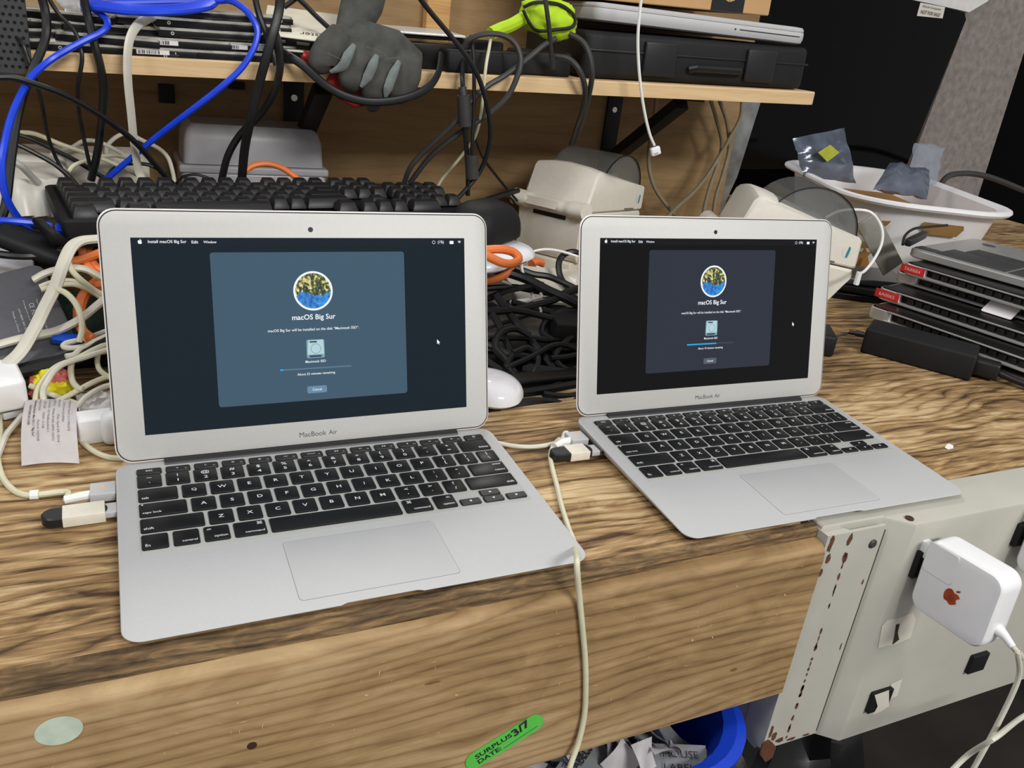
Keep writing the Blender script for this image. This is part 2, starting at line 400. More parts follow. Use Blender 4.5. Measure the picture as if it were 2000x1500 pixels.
bracket(.236, 'black steel bracket under the shelf behind the hanging glove')
bracket(.764, 'black steel bracket under the shelf above the label printers')

# ---------------------------------------------------------------- laptops
U = 19.1; KW = 16.35
ROWS = [
 (155.4, 15.9, [(c, 1) for c in ['~\n`', '!\n1', '@\n2', '#\n3', '$\n4', '%\n5', '^\n6', '&\n7', '*\n8', '(\n9', ')\n0', '_\n-', '+\n=']]+[('delete', 1.5)]),
 (137.0, 15.7, [('tab', 1.5)]+[(c, 1) for c in 'QWERTYUIOP']+[('{\n[', 1), ('}\n]', 1), ('|\n\\', 1)]),
 (118.6, 15.7, [('caps lock', 1.75)]+[(c, 1) for c in 'ASDFGHJKL']+[(':\n;', 1), ('"\n\'', 1), ('enter\nreturn', 1.75)]),
 (100.4, 15.6, [('shift', 2.25)]+[(c, 1) for c in 'ZXCVBNM']+[('<\n,', 1), ('>\n.', 1), ('?\n/', 1), ('shift', 2.25)]),
 (81.9, 15.8, [('fn', 1), ('control', 1), ('alt\noption', 1), ('\u2318\ncommand', 1.25), ('', 5), ('\u2318\ncommand', 1.25), ('alt\noption', 1)]),
]
def ztop(y): return .0055+y*(.0075/.192)
TILT = math.atan(.0075/.192)
def key_mesh(wd, ht, leg, right=False):
    bm = NB(); w_, h_ = wd/1000, ht/1000
    slab(bm, w_, h_, .0016, [(0, -.0012), (0, .0006), (.00025, .00105), (.0008, .0013)], n=3)
    z = .00136; parts = leg.split('\n')
    if leg in ('delete', 'tab', 'caps lock', 'shift', 'fn', 'control') or len(parts) == 2 and len(parts[1]) > 3:
        s = parts[-1]; wt = {'delete': 8.6, 'tab': 4.6, 'caps lock': 12, 'shift': 6.2, 'fn': 3.1, 'control': 9.4, 'return': 8.6, 'option': 8.6, 'command': 12.6}[s]/1000
        al = 'r' if right else 'l'; xo = (w_/2-.0021) if right else (-w_/2+.0021)
        if s in ('control', 'option', 'command') and not right: al = 'r'; xo = w_/2-.0016
        text(bm, s, xo, -h_/2+.0036, z, width=wt, align=al, mi=1, bold=.004)
        if len(parts) == 2 and parts[0]:
            q = parts[0]
            if right and q != 'enter': text(bm, q, (w_/2-.003) if q == 'alt' else (-w_/2+.005), h_/2-.0036, z, height=.0022 if q == 'alt' else .0034, align='r' if q == 'alt' else 'c', mi=1)
            else: text(bm, q, w_/2-.0022 if q in ('enter', '\u2318') else -w_/2+.0022, h_/2-.0036, z, height=.0034 if q == '\u2318' else .0020, align='r' if q in ('enter', '\u2318') else 'l', mi=1)
        if leg == 'caps lock': disc(bm, .0007, z, None, 1, 8, -w_/2+.0022, h_/2-.002)
    elif len(parts) == 2:
        for q, yy in ((parts[0], .0030), (parts[1], -.0034)):
            vs, fs, (a, b_, c_, d_) = text_geom(q, .004)
            hh = (d_-c_)
            text(bm, q, 0, yy, z, height=.0035*hh/.70 if hh > .02 else .0005, mi=1, bold=.004, sx=1.25)
    elif leg:
        text(bm, leg, 0, -.0002, z, height=.0035, mi=1, bold=.008, sx=1.15)
    return bm
def arrow(bm, kind, z):
    k = .0013; t = {'l': [(-k, 0), (k*.7, k), (k*.7, -k)], 'r': [(k, 0), (-k*.7, k), (-k*.7, -k)], 'u': [(0, k*.8), (-k, -k*.7), (k, -k*.7)], 'd': [(0, -k*.8), (-k, k*.7), (k, k*.7)]}[kind]
    face(bm, [bm.verts.new((a, b_, z)) for a, b_ in t], 1)

def apple(bm, s, M, z, mi):
    """bitten fruit outline with a leaf, s = height"""
    body = [(0, .30), (.10, .36), (.22, .38), (.32, .33), (.36, .28), (.29, .20), (.27, .10), (.31, 0), (.40, -.06), (.35, -.18), (.27, -.31), (.19, -.39), (.10, -.38), (0, -.35), (-.10, -.38), (-.19, -.39), (-.29, -.28), (-.38, -.08), (-.39, .10), (-.34, .26), (-.22, .36), (-.10, .35)]
    ps = [bm.verts.new(M @ Vector((x*s, y*s-.05*s, z))) for x, y in body]; face(bm, ps, mi)
    leaf = [(0, .42), (.02, .54), (.12, .64), (.17, .64), (.15, .52), (.07, .43)]
    face(bm, [bm.verts.new(M @ Vector((x*s, y*s-.05*s, z))) for x, y in leaf], mi)

def picture_mat():
    m = bpy.data.materials.new('cove_picture'); m.use_nodes = True
    nt = m.node_tree; N = nt.nodes; L = nt.links; b = N['Principled BSDF']; b.inputs['Base Color'].default_value = (.02, .02, .02, 1); b.inputs['Roughness'].default_value = .2
    tc = N.new('ShaderNodeTexCoord'); sp = N.new('ShaderNodeSeparateXYZ'); L.new(tc.outputs['Object'], sp.inputs[0])
    mp = N.new('ShaderNodeMapping'); mp.inputs['Scale'].default_value = (1.2, .8, 1); mp.inputs['Rotation'].default_value = (0, 0, .5); L.new(tc.outputs['Object'], mp.inputs[0])
    nz = N.new('ShaderNodeTexNoise'); nz.inputs['Scale'].default_value = 230; nz.inputs['Detail'].default_value = 2; nz.inputs['Distortion'].default_value = 1.2; L.new(mp.outputs[0], nz.inputs['Vector'])
    r = N.new('ShaderNodeValToRGB'); cr = r.color_ramp; L.new(nz.outputs['Fac'], r.inputs['Fac']); cr.interpolation = 'LINEAR'
    cr.elements[0].position = .40; cr.elements[0].color = (.006, .02, .006, 1); cr.elements[1].position = .66; cr.elements[1].color = (.85, .75, .42, 1)
    e = cr.elements.new(.50); e.color = (.07, .11, .03, 1); e = cr.elements.new(.56); e.color = (.62, .52, .14, 1)
    nz2 = N.new('ShaderNodeTexNoise'); nz2.inputs['Scale'].default_value = 260; L.new(tc.outputs['Object'], nz2.inputs['Vector'])
    r2 = N.new('ShaderNodeValToRGB'); L.new(nz2.outputs['Fac'], r2.inputs['Fac'])
    r2.color_ramp.elements[0].position = .35; r2.color_ramp.elements[0].color = (.005, .07, .38, 1); r2.color_ramp.elements[1].position = .7; r2.color_ramp.elements[1].color = (.02, .36, .85, 1)
    nz3 = N.new('ShaderNodeTexNoise'); nz3.inputs['Scale'].default_value = 180; L.new(tc.outputs['Object'], nz3.inputs['Vector'])
    a = N.new('ShaderNodeMath'); a.operation = 'MULTIPLY_ADD'; a.inputs[1].default_value = .014; a.inputs[2].default_value = -.007; L.new(nz3.outputs['Fac'], a.inputs[0])
    s = N.new('ShaderNodeMath'); s.operation = 'ADD'; L.new(a.outputs[0], s.inputs[0]); L.new(sp.outputs['Y'], s.inputs[1])
    g = N.new('ShaderNodeMath'); g.operation = 'LESS_THAN'; g.inputs[1].default_value = -.0022; L.new(s.outputs[0], g.inputs[0])
    mx = N.new('ShaderNodeMix'); mx.data_type = 'RGBA'; L.new(g.outputs[0], mx.inputs[0]); L.new(r.outputs[0], mx.inputs[6]); L.new(r2.outputs[0], mx.inputs[7])
    L.new(mx.outputs[2], b.inputs['Emission Color']); b.inputs['Emission Strength'].default_value = 1.0
    return m
PIC = picture_mat()

def laptop(X, Y, yaw, lidang, label, dim, pct, mins, prog):
    root = thing('laptop', label, 'laptop', Matrix.Translation((X, Y, 0)) @ Matrix.Rotation(yaw, 4, 'Z'))
    # base body with wedge section and thumb notch
    def outline(ins, notch):
        pts = []
        for (x, y) in rrect(.300-2*ins, .192-2*ins, .0115-ins, 6, 0, .096): pts.append((x, y))
        res = []
        for i, (x, y) in enumerate(pts):
            res.append((x, y))
            nx, ny = pts[(i+1) % len(pts)]
            if abs(y-ins) < 1e-4 and abs(ny-ins) < 1e-4 and nx-x > .2:
                for q, dy in ((-.0270, 0), (-.0245, notch*.6), (-.0225, notch), (.0225, notch), (.0245, notch*.6), (.0270, 0)): res.append((q, y+dy))
        return res
    rings = []
    for ins, f, dz, nt_ in ((.012, 0, .0016, 0), (.004, .10, 0, .001), (.0006, .62, 0, .0016), (0, .88, 0, .0016), (.0003, .97, 0, .0016), (.0009, 1, 0, .0016)):
        rings.append([(x, y, .0016+(ztop(y)-.0016)*f if f else .0016) for x, y in outline(ins, nt_)])
    bm = NB(); loft(bm, rings); base = mk('base', bm, ALU, root)
    for sx in (-1, 1):
        for yy in (.014, .176):
            bm = NB(); lathe(bm, [(.006, 0), (.006, .0022)], Matrix.Translation((sx*.125, yy, 0)), n=14); mk('rubber_foot', bm, DARKM, root)
    DK = Matrix.Translation((0, 0, .0055)) @ Matrix.Rotation(TILT, 4, 'X')     # deck plane
    # keyboard deck (shallow well)
    bm = NB(); slab(bm, .2775, .1035, .002, [(0, -.0008), (0, .00012), (.0003, .00022)], DK, cx=.0013, cy=.1292, n=3)
    kb = mk('keyboard', bm, ALU_D, root)
    def put(bm, name, x, y):
        o = mk(name, bm, [KEY, LEG], kb, DK @ Matrix.Translation((x/1000, y/1000, .0004)))
        return o
    u14 = 14.5*U/14; x = -136.2
    for i in range(14):
        wd = u14-2.7
        bm = NB(); slab(bm, wd/1000, .0074, .0016, [(0, -.0012), (0, .0006), (.00025, .00105), (.0006, .0013)], n=3)
        if i == 0: text(bm, 'esc', 0, 0, .00136, width=.0046, mi=1)
        elif i < 13:
            text(bm, 'F%d' % i, .0055, -.0012, .00136, height=.0011, mi=1)
            g = ['', '\u263c', '\u2600', '\u25a3', '\u25a6', '\u2013', '\u2014', '\u25c0\u25c0', '\u25b6\u2016', '\u25b6\u25b6', '\u25c0', '\u25c0)', '\u25c0))'][i]
            text(bm, g, -.0005, 0, .00136, height=.0018 if i not in (5, 6) else .0004, mi=1)
        else: ringflat(bm, .0009, .0013, .00136, 1, 14)
        put(bm, 'key', x+wd/2, 176.2); x += u14
    for y, ht, keys in ROWS:
        x = -136.2
        for n_, (leg, un) in enumerate(keys):
            wd = un*U-2.75; right = (leg.endswith('delete') or leg.endswith('return') or (leg == 'shift' and n_ > 3) or (y < 90 and n_ > 4))
            put(key_mesh(wd, ht, leg, right), 'key', x+wd/2, y+ht/2); x += un*U
    for kx, ky, kind, hh in ((x, 81.9, 'l', 7.2), (x+U, 81.9, 'd', 7.2), (x+U, 90.2, 'u', 7.4), (x+2*U, 81.9, 'r', 7.2)):
        bm = NB(); slab(bm, KW/1000, hh/1000, .0013, [(0, -.0012), (0, .0006), (.00025, .00105), (.0006, .0013)], n=3); arrow(bm, kind, .00136)
        put(bm, 'key', kx+KW/2, ky+hh/2)
    # trackpad: dark seam under, pad above
    bm = NB(); slab(bm, .1062, .0607, .003, [(0, -.001), (0, .00008)], DK, 1, cx=.0025, cy=.0400)
    slab(bm, .1056, .0601, .0028, [(0, -.001), (0, .00018), (.0003, .00026)], DK, 0, cx=.0025, cy=.0400)
    mk('trackpad', bm, [mat('trackpad_aluminium', (190, 190, 190), .66, .2, noise_amt=.01), mat('seam_grey', (130, 130, 130), .6)], root)
    # left side ports
    bm = NB(); disc(bm, .0019, 0, frame((-.1502, .1335, .0070), (0, -1, 0), (-1, 0, 0))); mk('headphone_socket', bm, DARKP, root)
    # hinge
    HY, HZ = .1888, .0118
    bm = NB(); tube(bm, [Vector((-.1165, HY, HZ-.0012)), Vector((.1185, HY, HZ-.0012))], .0052, 14); mk('hinge', bm, HINGE, root)
    # lid
    LM = Matrix.Translation((0, HY, HZ)) @ Matrix.Rotation(lidang, 4, 'X')
    # local lid frame: x right, y up the screen; front face towards +Z after the rotation
    bm = NB(); hgt = .1857
    # shell: starts just above hinge, with cut-out over hinge
    slab(bm, .2984, hgt, .0125, [(.010, -.0048), (.004, -.0042), (.0008, -.0026), (0, -.0012), (0, -.0004), (.0007, .0000)], LM, cy=.0030+hgt/2-.0006, n=7)
    lid = mk('lid', bm, mat('lid_shell', (226, 222, 216), .4, .35, noise_amt=.01), root)
    bm = NB(); slab(bm, .2966, hgt-.0022, .0118, [(0, -.0002), (0, .00016)], LM, cy=.0030+hgt/2-.0006, n=7); mk('gasket', bm, GASK, lid)
    bm = NB(); slab(bm, .2948, hgt-.0040, .0109, [(0, -.0002), (0, .00040), (.0004, .0006)], LM, 0, cy=.0030+hgt/2-.0006, n=7)
    mk('bezel', bm, ALU_B, lid)
    bm = NB(); disc(bm, .0020, .00066, LM, 0, 20, 0, .1738); disc(bm, .0008, .00072, LM, 1, 12, 0, .1738)
    mk('webcam', bm, [mat('webcam_black', (24, 20, 22), .3), mat('lens_dark', (60, 56, 66), .1)], lid)
    bm = NB(); text(bm, 'MacBook', -.0156, .0119, .00068, LM, width=.0214, align='l'); text(bm, 'Air', .0077, .01195, .00068, LM, width=.0069, align='l')
    mk('lettering', bm, mat('lettering_grey', (78, 76, 74), .6, noise_amt=0), lid)
    # display
    D = dim
    mats = [D['bg'], D['win'], emat('screen_white', (240, 246, 250), 1.0), D['btn'], D['bar'], emat('progress_blue', (40, 170, 235), 1.), PIC, D['menu'], emat('disk_icon_pale', (188, 220, 226), .9), emat('disk_icon_dark', (60, 84, 100), .8), emat('disk_icon_rim', (140, 176, 190), .8), D['soft']]
    bm = NB(); z = .0009; o = Vector((0, .0951, 0))
    DM = LM @ Matrix.Translation((0, .0951, 0))
    slab(bm, .2565, .1447, .0002, [(0, .0001), (0, .0007)], DM, 0, n=1)
    def qd(x0, x1, v0, v1, zz, mi, r=.0002):
        M2 = LM; pts = rrect(x1-x0, v1-v0, r, 4, (x0+x1)/2, (v0+v1)/2)
        face(bm, [bm.verts.new(M2 @ Vector((px, py, zz))) for px, py in pts], mi)
    qd(-.1282, .1282, .1613, .1674, .00078, 7)
    qd(-.0752, .0750, .0394, .1566, .00082, 1, .0022)
    Md = LM @ Matrix.Translation((0, .1264, 0))
    disc(bm, .0154, .00088, Md, 2, 48)
    apple(bm, .0036, LM @ Matrix.Translation((-.1221, .1645, 0)), .00086, 2)
    text(bm, 'Install macOS Big Sur', -.1168, .1643, .00086, LM, mi=2, width=.026, align='l', bold=.012)
    text(bm, 'Edit', -.0873, .1643, .00086, LM, mi=2, width=.0046, align='l', bold=.012); text(bm, 'Window', -.0791, .1643, .00086, LM, mi=2, width=.0092, align='l', bold=.012)
    text(bm, pct, .1072, .1640, .00086, LM, mi=2, width=.0052, bold=.012)
    qd(.1150, .1185, .1626, .1652, .00086, 2, .0004)
    ringflat(bm, .0011, .0014, .00086, 2, 12, .1010, .1640, LM)
    for q, rr_ in ((0, .0006), (1, .0013), (2, .0020)):
        vs = [bm.verts.new(LM @ Vector((.1238+(rr_+.0004)*math.cos(a), .1629+(rr_+.0004)*math.sin(a), .00086))) for a in (PI*.28, PI*.4, PI*.5, PI*.6, PI*.72)]+[bm.verts.new(LM @ Vector((.1238+rr_*math.cos(a)*.999, .1629+rr_*math.sin(a), .00086))) for a in (PI*.72, PI*.6, PI*.5, PI*.4, PI*.28)]
        face(bm, vs, 2)
    text(bm, 'macOS Big Sur', -.0002, .1054, .00088, LM, mi=2, width=.0340, bold=.014)
    text(bm, 'macOS Big Sur will be installed on the disk \u201cMacintosh SSD\u201d.', -.0003, .0960, .00088, LM, mi=2, width=.0718, bold=.006)
    # disk icon
    qd(-.0071, .0071, .0733, .0880, .00086, 10, .0012)
    vs = [bm.verts.new(LM @ Vector((a, b_, .0009))) for a, b_ in ((-.0066, .0762), (.0066, .0762), (.0062, .0876), (-.0056, .0876))]; face(bm, vs, 8)
    ringflat(bm, .0036, .0041, .00094, 10, 20, .0002, .0808, LM)
    qd(-.0045, .0012, .0856, .0869, .00094, 9); qd(-.0050, .0045, .0739, .0755, .0009, 9)
    text(bm, 'Macintosh SSD', -.0003, .0706, .00088, LM, mi=2, width=.0162, bold=.008)
    qd(-.0285, .0283, .0646, .0657, .00086, 4, .0005); qd(-.0285, -.0285+.0568*prog, .0645, .0658, .0009, 5, .0006)
    text(bm, 'About %s minutes remaining' % mins, -.0002, .0606, .00088, LM, mi=2, width=.0300, bold=.008)
    qd(-.0079, .0077, .0451, .0508, .00086, 3, .0012); text(bm, 'Cancel', -.0001, .0480, .0009, LM, mi=2, width=.0073, bold=.006)
    cur = [(0, 0), (0, -.0040), (.0009, -.0032), (.0015, -.0045), (.0021, -.0042), (.0015, -.0030), (.0028, -.0029)]
    face(bm, [bm.verts.new(LM @ Vector((.1022+a, .0832+b_, .00094))) for a, b_ in cur], 2)
    disp = mk('display', bm, mats, root, recalc=False)
    for p in disp.data.polygons: p.use_smooth = False
    bm = NB(); disc(bm, .01385, .00012, None, 0, 40)
    mk('screen_picture', bm, PIC, disp, Md @ Matrix.Translation((0, 0, .0009)), recalc=False)
    return root
D0 = dict(bg=emat('display_blue_black', (24, 36, 44), .9), win=emat('display_window_blue', (66, 90, 108), 1.0), btn=emat('display_button_blue', (104, 138, 166), 1.), bar=emat('display_bar_blue', (92, 118, 140), 1.), menu=emat('display_menu_dark', (28, 36, 46), .9), soft=emat('soft0', (40, 50, 60)))
D1 = dict(bg=emat('display_black', (14, 14, 15), .9), win=emat('display_window_grey', (46, 50, 62), 1.0), btn=emat('display_button_grey', (84, 92, 104), 1.), bar=emat('display_bar_grey', (66, 70, 80), 1.), menu=emat('display_menu_black', (22, 22, 26), .9), soft=emat('soft1', (30, 30, 34)))
LX0 = (.13371, .00034); LX1 = (.51867, .00014)
L0 = laptop(LX0[0], LX0[1], math.radians(.03), math.radians(74.13), 'open silver laptop nearer the viewer with a blue installer window, in front of the keyboard', D0, '(1%)', '23', .05)
L1 = laptop(LX1[0], LX1[1], math.radians(-.98), math.radians(74.87), 'open silver laptop on the right with a dark grey installer window, at the steel corner', D1, '(3%)', '19', .62)

# ---------------------------------------------------------------- grey steel post and socket box at the corner
def holes(bm, pts, M, mi):
    for x, y, r in pts: disc(bm, r, 0, M @ Matrix.Translation((x, y, 0)), mi, 10)
post = thing('steel_post', 'chipped grey steel post plate beside the apron board, rust showing along its fold', 'post', Matrix.Translation((.535, -.008, -.235)))
iv = Matrix.Translation((-.535, .008, .235))
bm = NB()
prism(bm, [(.496, -.0132), (.521, -.0136), (.5605, -.0135), (.5605, -.0105), (.522, -.0105), (.499, .014), (.496, .014)], -.236, -.0035)
mk('post_plate', bm, GREYP, post, iv, angle=.3)
bm = NB()
r_ = random.Random(11)
FM = frame((0, -.0137, 0), (1, 0, 0), (0, -1, 0))
for k in range(44):
    zc = -.010-.222*(k/44.)+r_.uniform(-.004, .004)
    if r_.random() < .25: continue
    n_ = 9; sx = r_.uniform(.0006, .0022); sz = r_.uniform(.002, .006)
    if k < 4: sx = .0035; sz = .007
    vs = [bm.verts.new(FM @ Vector((.5225+(k < 3)*-.001+sx*math.cos(q*2*PI/n_)*r_.uniform(.5, 1), zc+sz*math.sin(q*2*PI/n_)*r_.uniform(.6, 1), .0002))) for q in range(n_)]
    face(bm, vs)
for (xc, zc, sx, sz) in ((.5015, -.012, .0035, .010), (.5035, -.026, .003, .006), (.500, -.040, .0022, .005), (.5008, -.215, .003, .010), (.506, -.222, .004, .006), (.515, -.229, .006, .0035), (.53, -.2325, .007, .002), (.548, -.2335, .006, .0015), (.5545, -.06, .001, .004), (.5545, -.13, .0008, .006)):
    vs = [bm.verts.new(FM @ Vector((xc+sx*math.cos(q*2*PI/11)*r_.uniform(.5, 1), zc+sz*math.sin(q*2*PI/11)*r_.uniform(.6, 1), (.0002 if xc > .521 else -.0006+.0006*(xc-.499)/.022+.0)+.0004*(xc < .521)))) for q in range(11)]
    face(bm, vs)
o = mk('seam_shadow_gap', (lambda b_: (rbox(b_, .0008, .0006, .225, .0002, c=(.5604, -.0137, -.120)), b_)[1])(NB()), mat('gap_shade_dark', (62, 56, 48), .9), post, iv)  # thin dark strip painting in the shade of a gap between post and box
o = mk('rust_patches', bm, RUST, post, iv); o['kind'] = 'stuff'
bm = NB(); prism(bm, [(.493, -.238), (.493, -.226), (.500, -.2235), (.506, -.229), (.512, -.236), (.511, -.249), (.504, -.252)], .0138, .0150, frame((0, 0, 0), (1, 0, 0), (0, -1, 0)))
mk('rusty_foot', bm, RUST, post, iv)
bm = NB(); lathe(bm, [(.0042, 0), (.0042, .0009), (.003, .0018)], frame((.5505, -.0135, -.0200), (1, 0, 0), (0, -1, 0)), n=16); mk('screw', bm, mat('screw_grey', (70, 70, 70), .5, .5), post, iv)

box = thing('socket_box', 'pale grey steel box with black sockets hanging at the bench corner', 'box', Matrix.Translation((.75, 0, -.25)))
iv = Matrix.Translation((-.75, 0, .25))
bm = NB()
pl = [(.5830, -.0235), (2.1, -.0235), (2.1, .027), (.800, .027), (.497, .027), (.497, -.004), (.5635, -.0065)]
ZB = -.243
rings = []
for zz, ins in ((ZB, 0), (-.0030, 0), (-.0010, .0006), (-.0002, .0022)):
    rings.append([(x+(ins if i in (0, 6, 5) else 0), y+(ins if i in (0, 1, 6) else 0), zz) for i, (x, y) in enumerate(pl)])
loft(bm, rings); mk('box_shell', bm, GREYP, box, iv, angle=.45)
bm = NB(); lathe(bm, [(.0036, 0), (.0036, .0012), (.0026, .0018)], Matrix.Translation(tuple(H(1776, 1013, 0))[:2]+(-.0002,)), n=14); mk('rivet', bm, mat('rivet_brown', (70, 48, 36), .6, .3), box, iv)
def sock(px, py, w_=.022, h_=.024, torn=False):
    p = V(px, py, -.0235); bm = NB()
    rbox(bm, w_, h_, .005, .001, M=frame(p+Vector((0, -.002, 0)), (1, 0, 0), (0, -1, 0)))
    o = mk('socket', bm, DARKM, box, iv)
    if torn:
        bm = NB(); M = frame(p+Vector((.0015, -.0047, -.003)), (1, 0, 0), (0, -1, 0)); r2 = random.Random(5)
        vs = [bm.verts.new(M @ Vector((.0085*math.cos(a)*r2.uniform(.6, 1.05), .010*math.sin(a)*r2.uniform(.6, 1.05), .0001))) for a in [k*2*PI/16 for k in range(16)]]; face(bm, vs)
        mk('torn_label', bm, PAPER, o)
        ch = o.children[0]; ch.parent = o
    return o
sock(1801, 1096, .024, .027); sock(1965, 1165, .018, .024); sock(1993, 1040, .02, .024); sock(1905, 1291, .024, .022); sock(1714, 1364, .026, .024)
def poly_label(name, mat_, pts, Y, off, parent, ivm):
    bm = NB(); vs = [bm.verts.new(V(x, y, Y)+Vector((0, -off, 0))) for x, y in pts]; face(bm, vs); return mk(name, bm, mat_, parent, ivm)
poly_label('torn_label', mat('worn_label_white', (216, 210, 196), .6, noise_amt=.06), [(1722, 1222), (1732, 1210), (1750, 1208), (1782, 1195), (1788, 1210), (1778, 1245), (1750, 1258), (1714, 1265)], -.0235, .0004, box, iv)
poly_label('dark_tear', mat('tear_brown', (60, 44, 36), .8), [(1749, 1219), (1756, 1217), (1752, 1235), (1755, 1248), (1742, 1258), (1746, 1240)], -.0235, .0008, box, iv)
poly_label('sticker_remnant', mat('worn_label_white', (216, 210, 196)), [(1740, 1335), (1762, 1325), (1752, 1358), (1732, 1368)], -.0235, .0004, box, iv)
poly_label('label_tear_upper', mat('worn_label_white', (216, 210, 196)), [(1700, 1350), (1728, 1340), (1728, 1372), (1712, 1382), (1697, 1388), (1706, 1372)], -.0235, .0052, box, iv)

# ---------------------------------------------------------------- white chargers plugged into the box
def charger(M, label):
    """local: X sticks out of the box, Y up, Z towards the left (large face)"""
    t = thing('laptop_charger', label, 'charger', M, 'white chargers plugged into the grey socket box')
    bm = NB(); s = .069
    slab(bm, s, s, .0125, [(.006, -.0142), (.002, -.0134), (.0004, -.0115), (0, -.009), (0, .009), (.0004, .0115), (.002, .0134), (.006, .0142)], n=7, cx=s/2, cy=-s/2)
    mk('charger_body', bm, WPL, t)
    bm = NB(); K = .0272
    slab(bm, K+.0003, K+.0003, .003, [(.0, -.001), (0, .00035)], Matrix.Translation((0, 0, .0141)), 0, 3, cx=K/2+.0028, cy=-K/2-.0028)
    mk('duck_head', bm, mat('white_plastic_seam', (214, 212, 208), .4), t)
    bm = NB(); slab(bm, K-.0004, K-.0004, .003, [(.0, -.001), (0, .0006)], Matrix.Translation((0, 0, .0141)), 0, 3, cx=K/2+.0028, cy=-K/2-.0028)
    mk('plug_block', bm, WPL, t)
    bm = NB(); rbox(bm, .010, .015, .008, .001, c=(-.0035, -.0165, .006)); mk('plug', bm, WPL, t)
    bm = NB(); A = Matrix.Translation((.0335, -.0375, .0146)) @ Matrix.Rotation(-.35, 4, 'Z'); apple(bm, .0165, A, 0, 0); mk('emblem', bm, COPPER, t)
    bm = NB(); tube(bm, [Vector((.062, -.048, 0)), Vector((.070, -.049, 0)), Vector((.076, -.051, 0)), Vector((.083, -.055, 0))], .004, 12, rr=[.0052, .0048, .0034, .0028]); mk('strain_relief', bm, WPL, t)
    return t
# outward direction is -Y (slightly turned), face normal -X
cx_, cz_ = .5985, -.0105
CM = frame((cx_+.0105, -.0285, cz_+.001), (.07, -1, .03), (-1, -.07, 0))
c0 = charger(CM, 'white square laptop charger with a copper apple emblem, fully in view')
c1 = copy_tree(c0); c1.matrix_world = Matrix.Translation((.1310, 0, .0125)) @ CM; c1['label'] = 'white laptop charger cut off by the right edge of the photo'
ce = CM @ Vector((.082, -.0545, 0))
p_mid = H(1962, 1235, -.13)
cable('charger_cord', 'white cord looping down from the charger with the copper emblem', CABW, .0022,
      [ce, ce+Vector((.010, -.006, -.010)), V(1988, 1275, -.12), V(1991, 1315, -.12), V(1975, 1360, -.12), V(1935, 1440, -.12), V(1885, 1530, -.12)], 'cord', n=10)
cable('charger_cord', 'white cord entering low at the right edge below the socket box', CABW, .0022,
      [V(2040, 1375, -.10), V(1990, 1405, -.11), V(1945, 1440, -.135), V(1890, 1475, -.12), V(1840, 1525, -.12)], 'cord', n=10)

# ---------------------------------------------------------------- stickers on the apron
AY = -.0167
def sticker_frame(px, py): return frame(V(px, py, AY)+Vector((0, -.0002, 0)), (1, 0, 0), (0, -1, 0))
bm = NB(); disc(bm, .0098, 0, sticker_frame(115, 1427), 0, 40, rx=.0116)
tag(mk('round_sticker', bm, PALEG), 'faded pale green oval sticker on the bench apron at lower left', 'sticker')
a_, b_ = V(922, 1488, AY), V(1048, 1408, AY)
d_ = (b_-a_); Ls = d_.length
SM = frame((a_+b_)/2+Vector((0, -.0003, 0)), d_, (0, -1, 0))
st = thing('surplus_sticker', 'bright green SURPLUS date sticker with rounded ends on the apron', 'sticker', SM)
bm = NB(); prism(bm, rrect(Ls+.010, .0172, .0084, 6), 0, .0003, SM); mk('sticker_film', bm, GREEN, st)
bm = NB(); text(bm, 'SURPLUS', -Ls/2+.0035, .0030, .0005, SM, mi=0, width=.0300, height=.0046, align='l', bold=.02)
text(bm, 'DATE:', -Ls/2+.0035, -.0032, .0005, SM, mi=0, width=.0190, height=.0046, align='l', bold=.02)
tube(bm, [SM @ Vector((-Ls/2+.0240, -.0054, .0004)), SM @ Vector((Ls/2-.001, -.0046, .0004))], .00022, 4)
mk('printing', bm, INK, st)
bm = NB(); text(bm, '3/7', Ls/2-.0120, .0016, .0006, SM @ Matrix.Rotation(.15, 4, 'Z'), width=.0145, height=.0078, align='c', bold=.03); mk('handwriting', bm, INK, st)
for o_ in st.children: o_.matrix_parent_inverse = SM.inverted()

